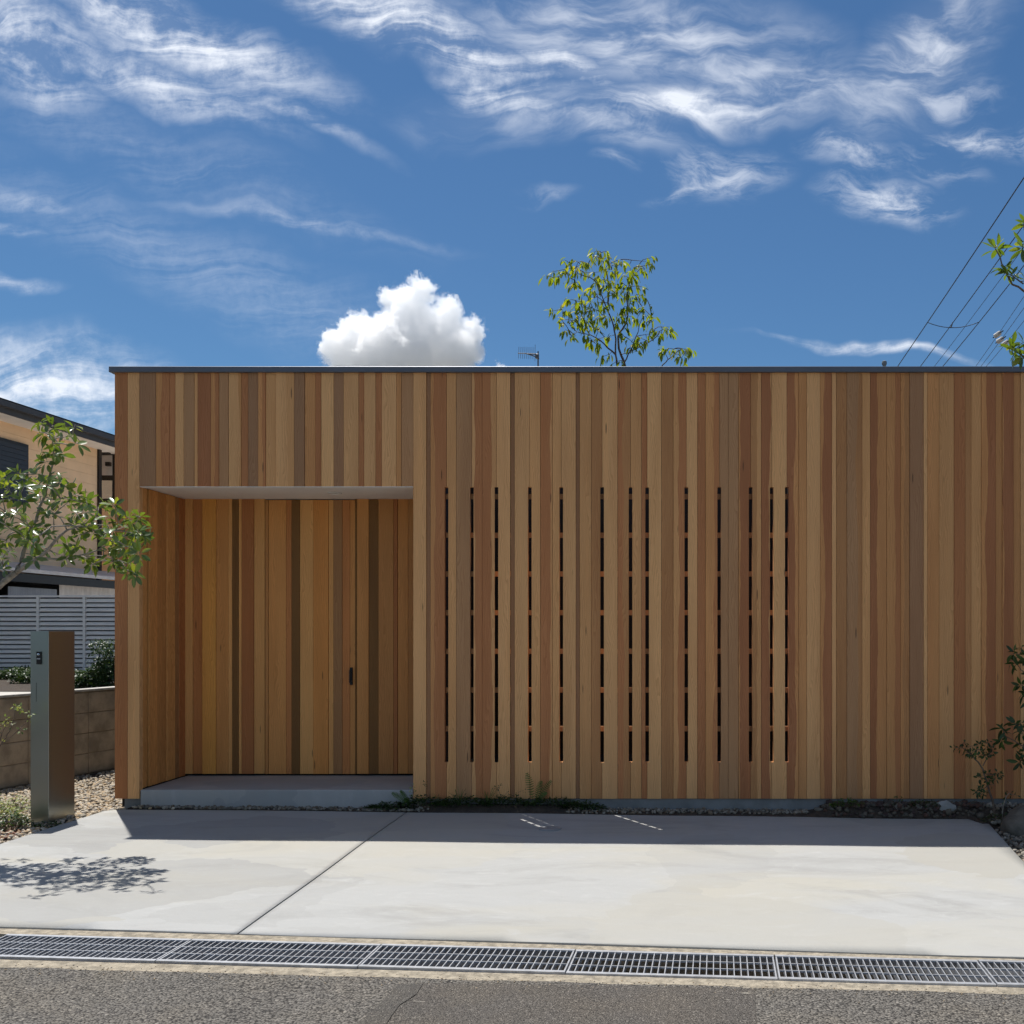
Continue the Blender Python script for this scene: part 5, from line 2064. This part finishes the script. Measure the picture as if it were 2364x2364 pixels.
j1, j2, j4 = on(W[0][0], W[0][1], 744), on(W[1][0], W[1][1], 744), on(W[3][0], W[3][1], 744)
mb = MB()
def hang(a, b, s, n=9):
    return [a.lerp(b, i / n) + Vector((0, 0, -s * 4 * (i / n) * (1 - i / n))) for i in range(n + 1)]
mb.tube(hang(j1, j4, .12), .008, 5)
jp = mb.build('jumper_cable', M['cable'], None, True)
tag(jp, 'thin jumper wire hanging in a curve between the overhead cables', 'cable')
mb = MB()
jm = hang(j1, j4, .12)[4]
mb.tube([j2, j2.lerp(jm, .5) + Vector((0, 0, -.04)), jm], .012, 5)
mb.build('drop_lead', M['cable'], jp)


def insulator(p, d, label):
    root = empty('insulator', p)
    tag(root, label, 'insulator', 'insulators on the overhead wires')
    prof = []
    for k in range(4):
        z = k * .045
        prof += [(.022, z), (.055, z + .012), (.05, z + .024), (.022, z + .034)]
    mb = MB()
    mb.lathe(prof, (0, 0, -.09), 14)
    o = mb.build('sheds', M['ceramic'], None, True)
    o.parent = root
    o.rotation_euler = d.to_track_quat('Z', 'Y').to_euler()
    mb = MB()
    mb.tube([(0, 0, -.16), (0, 0, .18)], .014, 6)
    o = mb.build('pin', M['cable'], None)
    o.parent = root
    o.rotation_euler = d.to_track_quat('Z', 'Y').to_euler()


for (a, b, r, lab), pyy, nm in zip(W[4:], (772, 785, 792), ('pale ribbed insulator on the wire closest to the jumper', 'pale ribbed insulator in the middle of the group', 'pale ribbed insulator closest to the broadleaf tree')):
    q = on(a, b, pyy)
    insulator(q, (Vector(b) - Vector(a)).normalized() + Vector((.5, 0, .2)), nm)

# ------------------------------------------------------------------ television antenna on a mast behind the house
AY = 24.0
ap = lambda x, y, dy=0: P(700 + x / 3.22, 550 + y / 3.22, AY + dy)
an = empty('television_antenna', (ap(1748, 950).x, AY, 0))
tag(an, 'spiky television antenna on a mast behind the flat roof', 'antenna')
mb = MB()
top = ap(1746, 880)
mb.tube([(top.x, AY, -.3), (top.x, AY, 4), (top.x, AY, top.z + .12)], .018, 8)
mb.build('mast', M['antenna'], an)
mb = MB()
b0, b1 = ap(1598, 855, .35), ap(1728, 860, -.25)
mb.tube([b0, b1], .011, 6)
mb.build('boom', M['antenna'], an)
mb = MB()
mb.tube([ap(1650, 855), top + Vector((0, 0, -.02)), top + Vector((0.02, 0, -.06))], .012, 6)
mb.tube([ap(1680, 862), top + Vector((0, 0, .05))], .010, 6)
mb.build('arm', M['antenna'], an)
for i in range(9):
    c = b0.lerp(b1, (i + .3) / 8.6)
    h = .16 if i < 8 else .22
    mb = MB()
    mb.tube([c + Vector((0, .03, h)), c - Vector((0, .03, h * .8))], .005, 5)
    mb.build('element', M['antenna'], an)
mb = MB()
mb.box(top.x - .06, top.x + .02, AY - .04, AY + .04, top.z - .05, top.z + .06)
mb.build('junction_box', M['antenna'], an, bevel=.01)

# ------------------------------------------------------------------ greenery across the lane (mirrored in the steel post)
hedge('roadside_hedge', -15.5, -8.0, -2.2, 0.0, 2.6, 5200, 'long green hedge across the lane from the house', 21, .8, .14, .26, 'leaf7')

# ------------------------------------------------------------------ fair weather cumulus far behind the roof
CD = 2000.0


def cumulus():
    k = CD / FPX
    zc = lambda x, y: P(700 + x / 3.22, 550 + y / 3.22, CD)
    lobes = [(870, 385, 105, 0), (645, 430, 100, 20), (760, 480, 120, -10), (395, 690, 150, 10), (300, 840, 160, 0), (1060, 560, 125, 10), (1270, 665, 92, 0),
             (1190, 860, 150, -15), (800, 690, 250, 10), (700, 900, 330, 0), (1000, 760, 250, 20), (1470, 985, 55, 0), (180, 830, 60, 0)]
    cen = zc(760, 760)
    mb = MB()
    lo, hi = zc(40, 1120), zc(1600, 210)
    mb.box(lo.x - cen.x, hi.x - cen.x, -125, 125, lo.z - cen.z, hi.z - cen.z)
    m = bpy.data.materials.new('cloud_vapour')
    m.use_nodes = True
    nt = m.node_tree
    nt.nodes.clear()
    out = N(nt, 'ShaderNodeOutputMaterial')
    pv = N(nt, 'ShaderNodeVolumePrincipled')
    L(nt, pv.outputs[0], out.inputs['Volume'])
    pv.inputs['Color'].default_value = (1, 1, 1, 1)
    pv.inputs['Anisotropy'].default_value = 0.5
    tc = N(nt, 'ShaderNodeTexCoord')
    p = tc.outputs['Object']
    wn = tex_noise(nt, p, 0.016, 2, 0.5)
    ws = N(nt, 'ShaderNodeVectorMath', operation='SUBTRACT')
    L(nt, wn.outputs['Color'], ws.inputs[0])
    ws.inputs[1].default_value = (.5, .5, .5)
    wsc = N(nt, 'ShaderNodeVectorMath', operation='SCALE')
    L(nt, ws.outputs[0], wsc.inputs[0])
    wsc.inputs['Scale'].default_value = 34
    wa = N(nt, 'ShaderNodeVectorMath', operation='ADD')
    L(nt, p, wa.inputs[0])
    L(nt, wsc.outputs[0], wa.inputs[1])
    q = wa.outputs[0]
    d = None
    for x, y, r, dy in lobes:
        c = zc(x, y) - cen
        dn = N(nt, 'ShaderNodeVectorMath', operation='DISTANCE')
        L(nt, q, dn.inputs[0])
        dn.inputs[1].default_value = (c.x, dy, c.z)
        v = fmath(nt, 'SUBTRACT', dn.outputs['Value'], r / 3.22 * k)
        d = v if d is None else fmath(nt, 'SMOOTH_MIN', d, v, 10.0)
    f1 = tex_noise(nt, q, 0.055, 6, 0.72).outputs['Fac']
    dd = fmath(nt, 'ADD', d, fmath(nt, 'MULTIPLY', fmath(nt, 'SUBTRACT', f1, 0.48), 74.0))
    dens = smooth(nt, dd, 2.0, -4.0, 0.0, 0.075)
    L(nt, dens, pv.inputs['Density'])
    o = mb.build('cumulus_cloud', m)
    o.location = cen
    tag(o, 'billowing white cumulus cloud rising behind the flat roof', 'cloud')
    m.cycles.volume_step_rate = 0.25


cumulus()
